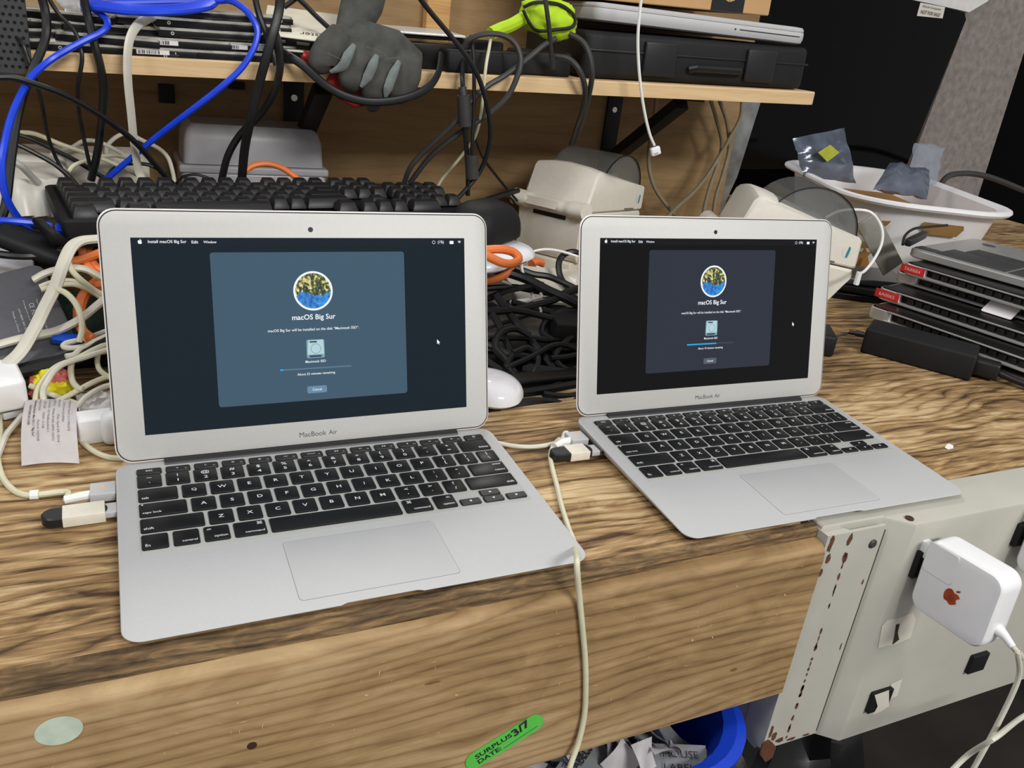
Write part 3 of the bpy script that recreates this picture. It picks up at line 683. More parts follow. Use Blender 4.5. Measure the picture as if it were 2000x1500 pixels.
# ---------------------------------------------------------------- blue bin with scrap labels under the bench
bc = Vector((.405, .045, 0)); 
bin_ = thing('waste_bin', 'blue plastic waste bin under the bench, full of scrap paper', 'bin', Matrix.Translation((.405, .05, -.62)))
iv = Matrix.Translation((-.405, -.05, .62))
bm = NB(); BZ = -.197
rings = []
for ins, zz in ((.05, -.60), (.05, -.62), (.005, BZ-.02), (-.012, BZ-.018), (-.014, BZ), (-.008, BZ+.003), (.0, BZ), (.004, BZ-.012), (.045, -.60)):
    rings.append([(x, y, zz) for x, y in rrect(.252-2*ins, .19-2*ins, .075, 8, .338, .060)])
rings = rings[1:]
loft(bm, rings, cap=True); mk('bin_body', bm, BLUEP, bin_, iv)
bm = NB(); r_ = random.Random(3)
def scrap(name, px, py, z, w_, h_, rz, tx, ty, m, words=None, label='', curl=.004, grp=None):
    p = H(px, py, z); M = Matrix.Translation(p) @ Matrix.Rotation(rz, 4, 'Z') @ Matrix.Rotation(tx, 4, 'X') @ Matrix.Rotation(ty, 4, 'Y')
    t = NB(); n_ = 8; g = [[None]*(n_+1) for _ in range(n_+1)]
    for i in range(n_+1):
        for j in range(n_+1):
            x = (i/n_-.5)*w_; y = (j/n_-.5)*h_
            g[i][j] = t.verts.new(M @ Vector((x, y, curl*noise.noise((x*30+px, y*30, 0))+curl*1.2*math.cos(i/n_*PI)*math.sin(j*.4))))
    for i in range(n_):
        for j in range(n_): face(t, (g[i][j], g[i+1][j], g[i+1][j+1], g[i][j+1]))
    geo = bmesh.ops.solidify(t, geom=t.faces[:], thickness=.0003)
    if words:
        for s_, x, y, wd, ht, bo in words: text(t, s_, x, y, .0030, M, mi=1, width=wd, height=ht, bold=bo)
        if 'box' in label or True:
            pass
    o = mk(name, t, [m, INK]); tag(o, label, 'paper scrap', grp); return o
GP = 'scrap papers in the blue bin'
zs = -.207
scrap('paper_scrap', 1148, 1497, zs, .050, .040, .60, .15, 0, PAPERG, [('LABELS', 0, .008, .032, .0085, .015), ('_________', 0, .0145, .034, .001, 0)], 'grey backing paper printed LABELS, in the bin', .001, GP)
scrap('paper_scrap', 1062, 1490, zs-.01, .045, .055, -1.1, .25, .1, PAPERG, [('HOUSE', 0, .004, .028, .007, .02), ('warehouse labels', 0, -.006, .028, .0022, 0)], 'grey backing paper printed HOUSE, leftmost in the bin', .001, GP)
scrap('paper_scrap', 1330, 1492, zs-.004, .046, .036, -.45, .2, -.1, PAPERG, [('HOUSE', 0, .007, .030, .0065, .0), ('LABELS', 0, -.005, .030, .0065, .0)], 'grey backing paper printed in outline letters, right in the bin', .001, GP)
scrap('paper_scrap', 1110, 1462, zs-.002, .035, .05, .4, .5, .3, PAPER, None, 'crumpled white paper behind the LABELS sheet', .007, GP)
scrap('paper_scrap', 1235, 1425, zs+.004, .020, .055, .35, .7, .3, PAPERG, None, 'narrow grey strip of paper standing up in the bin', .005, GP)
scrap('paper_scrap', 1275, 1418, zs-.002, .030, .060, .5, .35, .5, mat('blue_grey_film', (150, 154, 172), .35), None, 'shiny blue-grey film against the blue bin wall', .006, GP)
scrap('paper_scrap', 1262, 1486, zs+.004, .020, .034, .2, .9, -.3, PAPER, None, 'bright white folded slip in the middle of the bin', .006, GP)
scrap('paper_scrap', 1322, 1458, zs+.0, .014, .012, .8, .2, .2, PAPER, None, 'small white torn corner beside the blue bin wall', .003, GP)
scrap('paper_scrap', 1195, 1462, zs-.002, .030, .045, -.3, .6, .5, mat('mid_grey_paper', (164, 164, 166), .7), None, 'dull grey crumpled paper between the printed sheets', .008, GP)
scrap('paper_scrap', 1180, 1428, zs-.008, .050, .04, .1, .1, .2, mat('dark_grey_paper', (110, 106, 104), .8), None, 'dark brownish paper deep in the bin behind the apron', .006, GP)
scrap('paper_scrap', 1240, 1460, zs-.014, .11, .09, .3, .0, .0, mat('mid_grey_paper', (164, 164, 166), .7), None, 'large grey sheet lining the heap in the bin', .008, GP)
r3 = random.Random(8)
for k, (x_, y_) in enumerate(((1030, 1497), (1085, 1440), (1140, 1448), (1215, 1490), (1232, 1455), (1160, 1470), (1290, 1465), (1080, 1480), (1255, 1438), (1200, 1440))):
    scrap('paper_scrap', x_, y_, zs+r3.uniform(-.003, .004), r3.uniform(.014, .028), r3.uniform(.022, .04), r3.uniform(-1.5, 1.5), r3.uniform(.2, .9), r3.uniform(-.6, .6), (PAPER, PAPERG, mat('mid_grey_paper', (164, 164, 166), .7))[k % 3], None,
          ['small slip at the front left of the bin heap', 'torn slip close under the apron at the left of the bin', 'torn slip under the apron beside the hanging cord', 'curled slip right of the LABELS sheet', 'upright slip in front of the narrow grey strip', 'slip just behind the LABELS sheet at its right corner', 'slip between folded white slip and torn corner', 'slip left of the LABELS sheet, behind the cord', 'slip tucked beside the blue-grey film', 'slip over the dark brownish paper'][k], .006, GP)
# dark bag on the floor to the right of the bin
bm = NB(); bmesh.ops.create_icosphere(bm, subdivisions=4, radius=1)
for v in bm.verts:
    q = v.co.copy(); k = 1+.22*noise.noise(q*2.2)+.10*noise.noise(q*6); v.co = Vector((q.x*.17*k, q.y*.13*k, max(q.z*.22*k, -.20)))
tag(mk('black_bag', bm, BIN_BLACK, None, Matrix.Translation((.78, .22, -.66))), 'crumpled black plastic bag on the floor behind the steel post', 'bag')

# ---------------------------------------------------------------- left edge of first laptop: connector, usb stick, label
def connector(lx, dy, label):
    M = Matrix.Translation((lx-.1502, dy, .0072))
    t = thing('power_connector', label, 'connector', M)
    bm = NB(); rbox(bm, .0165, .0165, .0068, .0006, M=M, c=(-.0085, 0, 0)); b = mk('connector_head', bm, ALU, t)
    bm = NB(); disc(bm, .0011, .0036, M, 0, 12, -.0085, .001); mk('indicator_light', bm, LED, t)
    for o_ in t.children: o_.matrix_parent_inverse = M.inverted()
    return M
M0 = connector(LX0[0], .1650, 'metal magnetic power connector with amber light in the left side of the nearer laptop')
M1 = connector(LX1[0]-.0006, .1650, 'metal magnetic power connector with amber light in the left side of the right laptop')
def usb(M, label, lab=.026):
    t = thing('usb_stick', label, 'usb stick', M)
    bm = NB(); slab(bm, .040, .0155, .0075, [(.0012, -.0036), (0, -.0026), (0, .0026), (.0012, .0036)], M, n=6, cx=-.0255); a = mk('stick_body', bm, DARKP, t)
    bm = NB(); rbox(bm, .008, .0125, .0045, .0004, M=M, c=(-.0035, 0, 0)); b = mk('usb_plug', bm, ALU, t)
    bm = NB(); rbox(bm, lab, .0163, .0080, .0006, M=M, c=(-.020, 0, 0)); c = mk('wrapped_label', bm, mat('old_label', (222, 216, 200), .65, noise_amt=.05, noise_scale=200), t)
    for o_ in t.children: o_.matrix_parent_inverse = M.inverted()
usb(Matrix.Translation((LX0[0]-.1503, .1400, .0068)) @ Matrix.Rotation(.03, 4, 'Z'), 'black usb stick wrapped in blank label in the nearer laptop')
usb(Matrix.Translation((LX1[0]-.1508, .1430, .0066)) @ Matrix.Rotation(.0, 4, 'Z'), 'black usb stick wrapped in white label in the right laptop', .019)
for M, nm in ((M0, 'nearer'), (M1, 'right')):
    pass
def zt(px, py, z=.0025): return H(px, py, z)
e0 = M0 @ Vector((-.0168, -.002, 0)); e1 = M1 @ Vector((-.0168, -.002, 0))
# sleeves + cords
bm = NB(); tube(bm, [e0+Vector((.001, 0, 0)), e0+Vector((-.006, 0, -.0005)), e0+Vector((-.016, -.0008, -.0015))], .0033, 10, rr=[.0034, .0034, .0030])
tag(mk('connector_sleeve', bm, CABWW), 'white rubber sleeve behind the connector of the nearer laptop', 'cable sleeve')
cable('charging_cable', 'yellowed white charging cable lying on the bench left of the nearer laptop', CABY, .0022, [e0+Vector((-.015, -.0008, -.0015)), H(130, 961, .003), H(75, 966, .0025), H(45, 966, .0025), H(20, 952, .0025), H(2, 925, .0025), H(-6, 880, .003), H(0, 835, .004), H(-8, 790, .006), H(-40, 740, .01)], 'cable')
bm = NB(); tube(bm, [H(59, 967, .0025), H(76, 966, .0025)], .0036, 10); tag(mk('cable_clip', bm, CABWW), 'small white clip around the yellowed cable at left', 'clip')
bm = NB(); tube(bm, [e1+Vector((.001, 0, 0)), e1+Vector((-.008, -.001, -.0005)), e1+Vector((-.017, -.005, -.0015))], .0033, 10, rr=[.0036, .0036, .0032])
tag(mk('connector_sleeve', bm, CABWW), 'white rubber sleeve behind the connector of the right laptop', 'cable sleeve')
cable('charging_cable', 'yellowed charging cable running between the laptops and down over the bench edge', CABY, .0021,
      [e1+Vector((-.016, -.0045, -.0015)), H(1092, 858, .003), H(1080, 872, .0025), H(1075, 892, .0025), H(1080, 920, .0025), H(1088, 950, .0025), H(1096, 985, .0025), H(1110, 1030, .0021), H(1118, 1050, .0022), H(1123, 1066, .001), V(1127, 1090, -.0115),
       V(1127, 1110, -.0192), V(1131, 1160, -.0192), V(1137, 1220, -.0192), V(1143, 1290, -.0190), V(1144, 1350, -.0190), V(1141, 1400, -.0194), V(1130, 1450, -.0215), V(1116, 1490, -.0255), V(1104, 1530, -.029)], 'cable', n=10)
bm = NB(); tube(bm, [H(1106, 848, .003), H(1100, 864, .003)], .0038, 8); tag(mk('cable_clip', bm, CABWW), 'small white clip where two cables meet left of the right laptop', 'clip')
cable('charging_cable', 'pale cable running behind the nearer laptop towards the right connector', CABW, .0021, [H(1106, 858, .0022), H(1070, 869, .0022), H(1030, 873, .0022), H(985, 868, .0022), H(940, 855, .0022), H(900, 840, .0022)], 'cable')

# paper label sheet standing curled against the clutter
bm = NB(); LW, LH = .0, .0
TL, TR, BR, BL = H(50, 782, .020), H(152, 784, .022), H(155, 905, .0025), H(42, 910, .002)
n_ = 10; g = []
ex = (TR-TL).normalized(); nz_ = ex.cross((TL-BL)).normalized()
if nz_.z < 0: nz_ = -nz_
for i in range(n_+1):
    row = []
    for j in range(n_+1):
        u, v = i/n_, j/n_
        p = TL.lerp(TR, u).lerp(BL.lerp(BR, u), v)+nz_*(.006*math.sin(PI*v)+.002*math.sin(PI*u))
        row.append(bm.verts.new(p))
    g.append(row)
for i in range(n_):
    for j in range(n_): face(bm, (g[i][j], g[i+1][j], g[i+1][j+1], g[i][j+1]))
bmesh.ops.solidify(bm, geom=bm.faces[:], thickness=.00015)
lab = mk('spec_label', bm, PAPER); tag(lab, 'white printed paper label with sideways text left of the nearer laptop', 'paper label')
def lab_pt(u, v):
    return TL.lerp(TR, u).lerp(BL.lerp(BR, u), v)+nz_*(.006*math.sin(PI*v)+.002*math.sin(PI*u)+.0006)
def lab_text(bm, s_, u, v0, v1, du, bold=0.):
    vs, fs, (x0, x1, y0, y1) = text_geom(s_, bold)
    nv = [bm.verts.new(lab_pt(u+(v.y-.0)*du/.75, v0+(v.x-x0)/(x1-x0)*(v1-v0))) for v in vs]
    for f in fs: face(bm, [nv[i] for i in f])
bm = NB()
for s_, u, v0, v1 in (('MacBook Air "Core i5" 1.3 11" (Mid-2013)', .845, .01, .60), ('1.3 GHz Core i5 (i5-4250U)', .745, .05, .46),
                      ('Intro: June 2013', .655, .02, .18), ('Disc: April 29, 2014', .655, .34, .76), ('# MD711LL', .565, .02, .17), ('Model: A1465 (EMC 2631)', .565, .23, .74),
                      ('Year: Mid 2013', .475, .02, .22), ('ID: MacBookAir6,1', .475, .26, .62), ('RAM: 4GB', .385, .06, .22), ('VRAM: 1.5 GB', .385, .30, .57), ('Storage: 128 GB SSD', .295, .02, .26), ('Optical: NONE', .295, .43, .74)):
    lab_text(bm, s_, u, v0, v1, .042)
mk('printing', bm, mat('faint_ink', (92, 88, 92), .7, noise_amt=0), lab)
bm = NB(); lab_text(bm, 'Operating System: Mac OS 11 "Big Sur"', .205, .03, .68, .044, .012); lab_text(bm, 'SCRATCHES ON CASE', .115, .13, .50, .044, .015)
mk('bold_printing', bm, INK, lab)

# ---------------------------------------------------------------- big black keyboard lying on the clutter
P0 = Vector((-.068, .563, .139)); PX = Vector((.4375, .068, .0)).normalized()
PYd = Vector((-.045+.068, .428-.560, -.0050)).normalized()      # towards the viewer
KZ = PX.cross(-PYd).normalized()
KM = frame(P0, PX, KZ)                                 # local x right, y away from viewer, z up; origin rear-left top
kbd = thing('computer_keyboard', 'full-size black mechanical keyboard lying behind the nearer laptop', 'keyboard', KM)
def kid(name, bm, m, par, M=None): 
    return mk(name, bm, m, par, M)
bm = NB()
KWd, KDp = .437, .134
loft(bm, [[(x, y, z) for x, y in rrect(KWd-2*i, KDp-2*i, .004, 3, KWd/2, -KDp/2)] for i, z in ((.006, -.026), (.003, -.024), (0, -.008), (0, 0), (.002, .0015), (.006, .0015), (.0065, -.002))])
mk('case', bm, DARKM, kbd)
kid_n = 0
def kcap(x, y, w_, h_, lean):
    bm = NB(); b0 = -.001; top = .0095
    R1 = rrect(w_, h_, .001, 2); R2 = rrect(w_-.0055, h_-.0050, .002, 2)
    loft(bm, [[(a, b_, b0) for a, b_ in R1], [(a*(w_-.0006)/w_, b_*(h_-.0006)/h_, .001) for a, b_ in R1], [(a, b_+.0012, top-.0006+lean*b_) for a, b_ in R2], [(a*.92, b_*.92+.0012, top-.0002+lean*b_) for a, b_ in R2], [(a*.5, b_*.5+.0012, top-.0009) for a, b_ in R2]])
    o = mk('key', bm, KEYC, kbd, Matrix.Translation((x+w_/2, y, .0012))); return o
KEYC = mat('keycap_black', (34, 34, 35), .45, noise_amt=.12, noise_scale=60)
u_ = .01905; x00 = .0095
rowsK = [(-.0155, [(0, 1), (2, 1), (3, 1), (4, 1), (5, 1), (6.5, 1), (7.5, 1), (8.5, 1), (9.5, 1), (11, 1), (12, 1), (13, 1), (14, 1), (15.25, 1), (16.25, 1), (17.25, 1)]),
         (-.0385, [(i, 1) for i in range(13)]+[(13, 2), (15.25, 1), (16.25, 1), (17.25, 1), (18.5, 1), (19.5, 1), (20.5, 1), (21.5, 1)]),
         (-.0575, [(0, 1.5)]+[(1.5+i, 1) for i in range(12)]+[(13.5, 1.5), (15.25, 1), (16.25, 1), (17.25, 1), (18.5, 1), (19.5, 1), (20.5, 1), (21.5, 1)]),
         (-.0765, [(0, 1.75)]+[(1.75+i, 1) for i in range(11)]+[(12.75, 2.25), (18.5, 1), (19.5, 1), (20.5, 1)]),
         (-.0955, [(0, 2.25)]+[(2.25+i, 1) for i in range(10)]+[(12.25, 2.75), (16.25, 1), (18.5, 1), (19.5, 1), (20.5, 1), (21.5, 1)]),
         (-.1145, [(0, 1.25), (2.5, 1.25), (3.75, 6.25), (13.75, 1.25), (15.25, 1), (16.25, 1), (17.25, 1), (18.5, 2)])]
for yy, ks in rowsK:
    for kx, kw in ks:
        kcap(x00+kx*.0188, yy, kw*.0188-.0009, .0178, .05)
bm = NB(); rbox(bm, .010, .0012, .0004, .0001, c=(.052, -.1248, .0018)); 
mk('white_label', bm, LEG, kbd)

bm = NB(); rbox(bm, .30, .075, .072, .003)
kM = frame(Vector((.170, .535, .036)), PX, (0, 0, 1))
tag(mk('equipment_box', bm, DARKM, None, kM), 'dark equipment case supporting the black keyboard behind the nearer laptop', 'case')

# ================================================================ things on the shelf
def at_shelf(px, Y=.62):      # point on the shelf top under image column px
    py = 100
    for _ in range(12):
        p = V(px, py, Y); zt = shelf_z(p.x)
        py -= (zt-p.z)*1300
    return Vector((p.x, Y, shelf_z(p.x)))
def boxed(name, label, cat, m, size, M, bev=.0012, group=None, parent=None):
    bm = NB(); rbox(bm, *size, bev, c=(size[0]/2, size[1]/2, size[2]/2))
    o = mk(name, bm, m, parent, M)
    if not parent: tag(o, label, cat, group)
    return o
SHROT = Matrix.Rotation(-math.atan(SL), 4, 'Y')
def Mz(p, yaw=0, rx=0, ry=0):
    return Matrix.Translation(p) @ Matrix.Rotation(math.radians(yaw), 4, 'Z') @ SHROT @ Matrix.Rotation(math.radians(ry), 4, 'Y') @ Matrix.Rotation(math.radians(rx), 4, 'X')
GD = 'bare hard drives piled on the shelf'
def drive(label, M, L=.100, W=.070, T=.0092, bars=1, screws=True, chrome=True):
    t = thing('hard_drive', label, 'hard drive', M, GD)
    bm = NB(); rbox(bm, L, W, T*.72, .0006, c=(L/2, W/2, T*.36)); mk('drive_body', bm, DRIVEB, t)
    bm = NB(); slab(bm, L-.001, W-.001, .003, [(0, T*.70-.0005), (0, T-.0006), (.0006, T)], cx=L/2, cy=W/2, n=3); mk('cover_plate', bm, DRIVE, t)
    F = frame((0, -.0002, 0), (1, 0, 0), (0, -1, 0))
    x = .012
    for q in range(bars):
        bm = NB(); ws = .032; face(bm, [bm.verts.new(F @ Vector(p)) for p in ((x, .0022, 0), (x+ws, .0022, 0), (x+ws, T*.72, 0), (x, T*.72, 0))], 0)
        r2 = random.Random(q+int(M.translation.x*1000)); xx = x+.001
        while xx < x+ws*.72:
            b_ = r2.choice((.0004, .0007, .0011)); face(bm, [bm.verts.new(F @ Vector(p)) for p in ((xx, .0026, .0001), (xx+b_, .0026, .0001), (xx+b_, T*.68, .0001), (xx, T*.68, .0001))], 1); xx += b_+r2.choice((.0005, .001))
        mk('barcode_label', bm, [PAPER, INK], t); x += ws+.004
    if screws:
        for sx in (.014, L-.014):
            bm = NB(); ringflat(bm, .0008, .0018, 0, 0, 14, M=F @ Matrix.Translation((sx, T*.42, .0003))); mk('screw_hole', bm, DRIVE, t)
    return t
yb = .6045
def sp(px, Y=yb, dz=0): p = at_shelf(px, Y); return p+Vector((0, 0, dz))
drive('bare black drive with barcode at the shelf edge, left of the flat white cable foot', Mz(sp(243), 2), .098, bars=1, screws=False)
drive('bare drive with barcode stacked on the one at the shelf edge', Mz(sp(262, .612, .0096), -3), .098, bars=1, screws=False)
drive('bare drive with two barcodes low in the pile, right of the gap', Mz(sp(386, .606, .0), 1), .100, bars=0, screws=False)
drive('drive with two white barcode strips beside the blue cable', Mz(sp(402, .610, .0096), -1), .098, bars=2, screws=False)
drive('large bare drive bridging the pile, lowest of its three', Mz(sp(312, .615, .0196), 2), .140, .10, .0095, 0)
drive('large bare drive bridging the pile, middle of its three', Mz(sp(306, .622, .0295), -1), .142, .10, .0095, 0)
drive('large bare drive with a bright edge topmost of its three', Mz(sp(318, .626, .0393), 3), .140, .10, .0085, 0)
LP = [(22, .612, 0, 4, 0), (88, .606, .0, 1, 0), (150, .609, .0, -2, 0), (30, .622, .0097, 9, 0), (110, .614, .0097, -7, 0), (60, .625, .0195, 12, 2), (128, .622, .0195, 5, -3), (20, .632, .0292, -8, 3), (92, .634, .0292, 14, 0), (150, .640, .030, 22, -5)]
NM = ['at the far left of the pile on the shelf edge', 'second from the left along the shelf edge', 'third along the shelf edge, behind the falling blue cable', 'in the second layer at far left', 'in the second layer behind the thin black cables', 'in the third layer at left', 'in the third layer behind the blue cable bend', 'topmost at far left behind the perforated plate', 'topmost in the middle of the left pile', 'topmost and twisted, beside the blue coil']
for (px, Y, dz, yw, rx), nm in zip(LP, NM):
    drive('bare dark drive '+nm, Mz(sp(px, Y, dz), yw, rx, (px*7 % 9)-4), .098, bars=0, screws=(int(dz*1000) % 2 == 0))
# crumpled silver bag over the drives
def crumple(name, label, cat, m, pts, thick=.004, group=None, seed=0, amp=.004, nx=14, ny=14, pad=None):
    """four-cornered wrinkled sheet bag; pts: TL TR BR BL"""
    bm = NB(); TLp, TRp, BRp, BLp = pts
    nn = (TRp-TLp).cross(BLp-TLp).normalized()
    def P(u, v, s):
        p = TLp.lerp(TRp, u).lerp(BLp.lerp(BRp, u), v)
        e = (min(u, 1-u, v, 1-v)*4); e = min(1, e)**.5
        k = noise.noise(Vector((u*4+seed, v*4, seed*1.7)))+.6*noise.noise(Vector((u*11+seed, v*9, 3)))
        return p+nn*(s*thick*e+amp*k)
    for s in (1, -1):
        g = [[bm.verts.new(P(i/nx, j/ny, s)) for j in range(ny+1)] for i in range(nx+1)]
        for i in range(nx):
            for j in range(ny): face(bm, (g[i][j], g[i+1][j], g[i+1][j+1], g[i][j+1]))
    bmesh.ops.remove_doubles(bm, verts=bm.verts, dist=1e-6)
    o = mk(name, bm, m, angle=1.2); tag(o, label, cat, group); return o
crumple('silver_bag', 'wrinkled silver film bag lying over the left drives beside the blue coil', 'bag', mat('silver_film', (206, 204, 200), .22, .6, noise_amt=.25, noise_scale=30, bump=.8), [V(95, -18, .66), V(160, -18, .66), V(178, 46, .625), V(130, 26, .625)], .003, seed=2)

# optical drive with upside-down lettering and a second under it
def optical(label, M, white, txt):
    t = thing('disc_drive', label, 'disc drive', M, 'slim disc drives on the shelf')
    bm = NB(); rbox(bm, .115, .11, .0085, .0006, c=(.0575, .055, .00425)); mk('drive_body', bm, DRIVEB, t)
    bm = NB(); rbox(bm, .115, .109, .0014, .0004, c=(.0575, .0545, .0092)); mk('top_plate', bm, white, t)
    for k in range(4):
        bm = NB(); rbox(bm, .018-.004*(k % 2), .001, .0032, .0003, c=(.016+k*.028, -.0004, .0045)); mk('latch_tab', bm, mat('tab_grey', (96, 94, 90), .4, .5), t)
    if txt:
        bm = NB(); text(bm, txt, .078, .018, .0101, Matrix.Translation((.155, .040, 0)) @ Matrix.Rotation(PI, 4, 'Z') if False else Matrix.Translation((.144, .036, 0)) @ Matrix.Diagonal((-1, -1, 1, 1)), width=.052, height=.013)
        mk('lettering', bm, INK, t)
CREAM = mat('cream_label_plate', (226, 220, 200), .5, noise_amt=.08, noise_scale=30)
optical('slim disc drive, plain one lying under the lettered one', Mz(sp(520, .609, .0050), -9, 9, 1), CREAM, None)
optical('slim disc drive with cream top and upside-down serif lettering, leaning left of the glove', Mz(sp(512, .612, .0200), -12, 15, 3), CREAM, 'ideMaster')
boxed('device_tray', 'flat black tray with a bright silver edge standing behind the glove', 'tray', DRIVEB, (.125, .08, .004), Mz(sp(708, .64, .034), -2, 3))
boxed('dark_laptop', 'thin dark laptop with silver rim lying behind the glove on the shelf', 'laptop', DRIVEB, (.135, .12, .030), Mz(sp(708, .635, .0), -1))
boxed('silver_strip', 'bright silver metal strip on top of the dark laptop behind the glove', 'metal strip', mat('bright_strip', (232, 232, 230), .3, .3), (.122, .09, .0030), Mz(sp(716, .634, .0385), -2, 2))
# red handled tool under glove
bm = NB(); tube(bm, spline([sp(590, .601, .010), sp(604, .6, .007), sp(640, .6, .004)], 6), .0065, 12, rr=None)
tag(mk('cutter_handle', bm, REDP), 'red tool handle poking out left of the glove on the shelf edge', 'tool')
# power bricks
def brick(name, label, px, Y, size, yaw=0, dz=0, m=DARKM):
    return boxed(name, label, 'power adapter', m, size, Mz(sp(px, Y, dz), yaw), .004, 'black power bricks on the shelf')
brick('power_brick', 'black power brick on the shelf edge right of the glove', 873, .603, (.075, .045, .026), 1)
brick('power_brick', 'black power brick behind, under the black cable arcs', 945, .622, (.055, .05, .026), -6)
brick('power_brick', 'small black brick beneath the yellow glove', 1010, .628, (.075, .05, .03), -4)
brick('power_brick', 'black brick leaning behind the white thin cable', 915, .655, (.05, .04, .036), 5)

# work glove hanging over the shelf edge
GL = thing('work_glove', 'dark grey work glove with light grey finger gussets hanging over the shelf edge', 'glove', Matrix.Translation(V(730, 110, .59)))
ivg = GL.matrix_world.inverted()
def gtube(name, pts, rr, m, flat=.75, n=16, bumpy=.0012, up=(0, -1, 0)):
    P = spline([V(*p) if not isinstance(p, Vector) else p for p in pts], 8); L = len(P)
    R = [rr[min(int(i/(L-1)*(len(rr)-1)), len(rr)-2)]*(1-((i/(L-1)*(len(rr)-1)) % 1 if i < L-1 else 1))+rr[min(int(i/(L-1)*(len(rr)-1))+1, len(rr)-1)]*((i/(L-1)*(len(rr)-1)) % 1 if i < L-1 else 1) for i in range(L)]
    bm = NB(); tube(bm, P, 1, n, flat=flat, rr=R, up=up)
    for v in bm.verts: v.co += Vector((0, -1, .3))*bumpy*noise.noise(v.co*90)
    return mk(name, bm, m, GL, ivg, angle=1.2)
gtube('cuff', [(715, -25, .64), (708, 5, .635), (694, 40, .625), (690, 72, .612)], [.026, .025, .021, .022], GLOVE, .6)
gtube('palm', [(652, 58, .612), (678, 82, .596), (722, 92, .590), (775, 104, .590), (822, 118, .594)], [.010, .026, .029, .027, .010], GLOVE, .40)
gtube('finger', [(668, 70, .588), (645, 100, .578), (632, 122, .577), (640, 138, .580)], [.016, .0195, .0175, .007], GLOVE, .7)
gtube('finger', [(705, 85, .584), (698, 125, .574), (688, 158, .572), (684, 178, .578)], [.018, .0175, .0165, .007], GLOVE, .7)
gtube('finger', [(748, 100, .582), (738, 145, .570), (731, 180, .572), (728, 216, .578)], [.018, .0185, .0165, .006], GLOVE, .7)
gtube('finger', [(796, 110, .584), (790, 145, .574), (780, 180, .574), (775, 198, .580)], [.018, .0200, .0175, .008], GLOVE, .7)
for nm, pts in (('gusset', [(692, 88, .567), (680, 108, .560), (668, 130, .562), (645, 141, .568)]), ('gusset', [(736, 108, .562), (728, 128, .556), (718, 150, .557), (705, 170, .560)]), ('gusset', [(780, 120, .563), (768, 145, .556), (758, 172, .556), (753, 190, .560)])):
    gtube(nm, pts, [.0028, .0056, .0056, .002], GLOVEG, .5, 8)
gtube('red_lining', [(645, 145, .590), (670, 165, .588), (700, 182, .588), (722, 188, .589)], [.012, .016, .017, .009], REDF, .4)
bm = NB()
for a, b_ in (((640, 104), (666, 116)), ((716, 92), (745, 100)), ((745, 100), (760, 115)), ((760, 115), (782, 112))):
    for k in range(7):
        u = k/7; p = V(a[0]+(b_[0]-a[0])*u, a[1]+(b_[1]-a[1])*u, .5525); q = V(a[0]+(b_[0]-a[0])*(u+.07), a[1]+(b_[1]-a[1])*(u+.07), .5525)
        tube(bm, [p, q], .0004, 4)
st_ = mk('stitching', bm, GLOVEG, GL, ivg); st_['kind'] = 'stuff'

# hi-vis glove
bm = NB(); bmesh.ops.create_icosphere(bm, subdivisions=4, radius=1)
for v in bm.verts:
    q_ = v.co.copy(); k = 1+.20*noise.noise(q_*1.8)+.14*noise.noise(q_*5); v.co = Vector((q_.x*.040*k, q_.y*.022*k, q_.z*.024*k-.004*q_.x))
yg = mk('yellow_glove', bm, HIVIS, None, Matrix.Translation(V(1076, 36, .635)), angle=1.2); tag(yg, 'fluorescent yellow fabric glove with black piping lying on the shelf', 'glove')
bm = NB(); tube(bm, spline([V(*p) for p in ((1022, 14, .622), (1050, 4, .618), (1095, 10, .616), (1122, 32, .614), (1118, 52, .612), (1085, 58, .610), (1050, 60, .610), (1034, 45, .614), (1022, 20, .62))], 6), .0022, 6); pq_ = mk('black_piping', bm, DARKM, yg, yg.matrix_world.inverted())
bm = NB(); tube(bm, spline([V(*p) for p in ((1030, 30, .632), (1000, 48, .625), (975, 58, .615), (958, 66, .610))], 6), .008, 10, rr=None); mk('thumb', bm, HIVIS, yg, yg.matrix_world.inverted())
# black tool case
pc = at_shelf(1136, .622)
case = thing('tool_case', 'large black plastic tool case lying on the shelf under the silver laptop', 'case', Mz(pc, -1))
CW = .375; CHh = .058
bm = NB(); rbox(bm, CW, .20, CHh, .008, c=(CW/2, .1, CHh/2+.001), n=4, r=.014); mk('case_shell', bm, DARKM, case)
for xx in (.115, .285):
    bm = NB(); rbox(bm, .052, .008, .044, .003, c=(xx, -.002, .030)); mk('latch', bm, DARKP, case)
bm = NB(); tube(bm, [Vector((.165, -.004, .020)), Vector((.170, -.010, .022)), Vector((.245, -.010, .022)), Vector((.250, -.004, .020))], .005, 8); mk('handle', bm, DARKP, case)
bm = NB(); rbox(bm, CW-.004, .002, .003, .0008, c=(CW/2, -.0008, .036)); mk('lid_seam', bm, DARKP, case)
pm = at_shelf(1096, .640)
ML = Mz(pm+Vector((.02, -.005, .074)), -3, 0, 1.5)
lp = thing('closed_laptop', 'closed silver laptop lying on the black tool case at the right of the shelf', 'laptop', ML)
bm = NB(); slab(bm, .345, .235, .016, [(.008, -.002), (.002, 0), (0, .005), (0, .012), (.001, .0145)], n=6, cx=.19, cy=.1175); mk('bottom_case', bm, ALU, lp)
bm = NB(); slab(bm, .343, .233, .015, [(0, .0150), (0, .0175), (.003, .0205), (.012, .0213)], n=6, cx=.19, cy=.1175); mk('lid', bm, ALU, lp)
F = frame((0, -.0003, 0), (1, 0, 0), (0, -1, 0))
bm = NB(); rbox(bm, .105, .0012, .0006, .0002, M=F @ Matrix.Translation((.295, .0085, 0))); mk('disc_slot', bm, DARKP, lp)
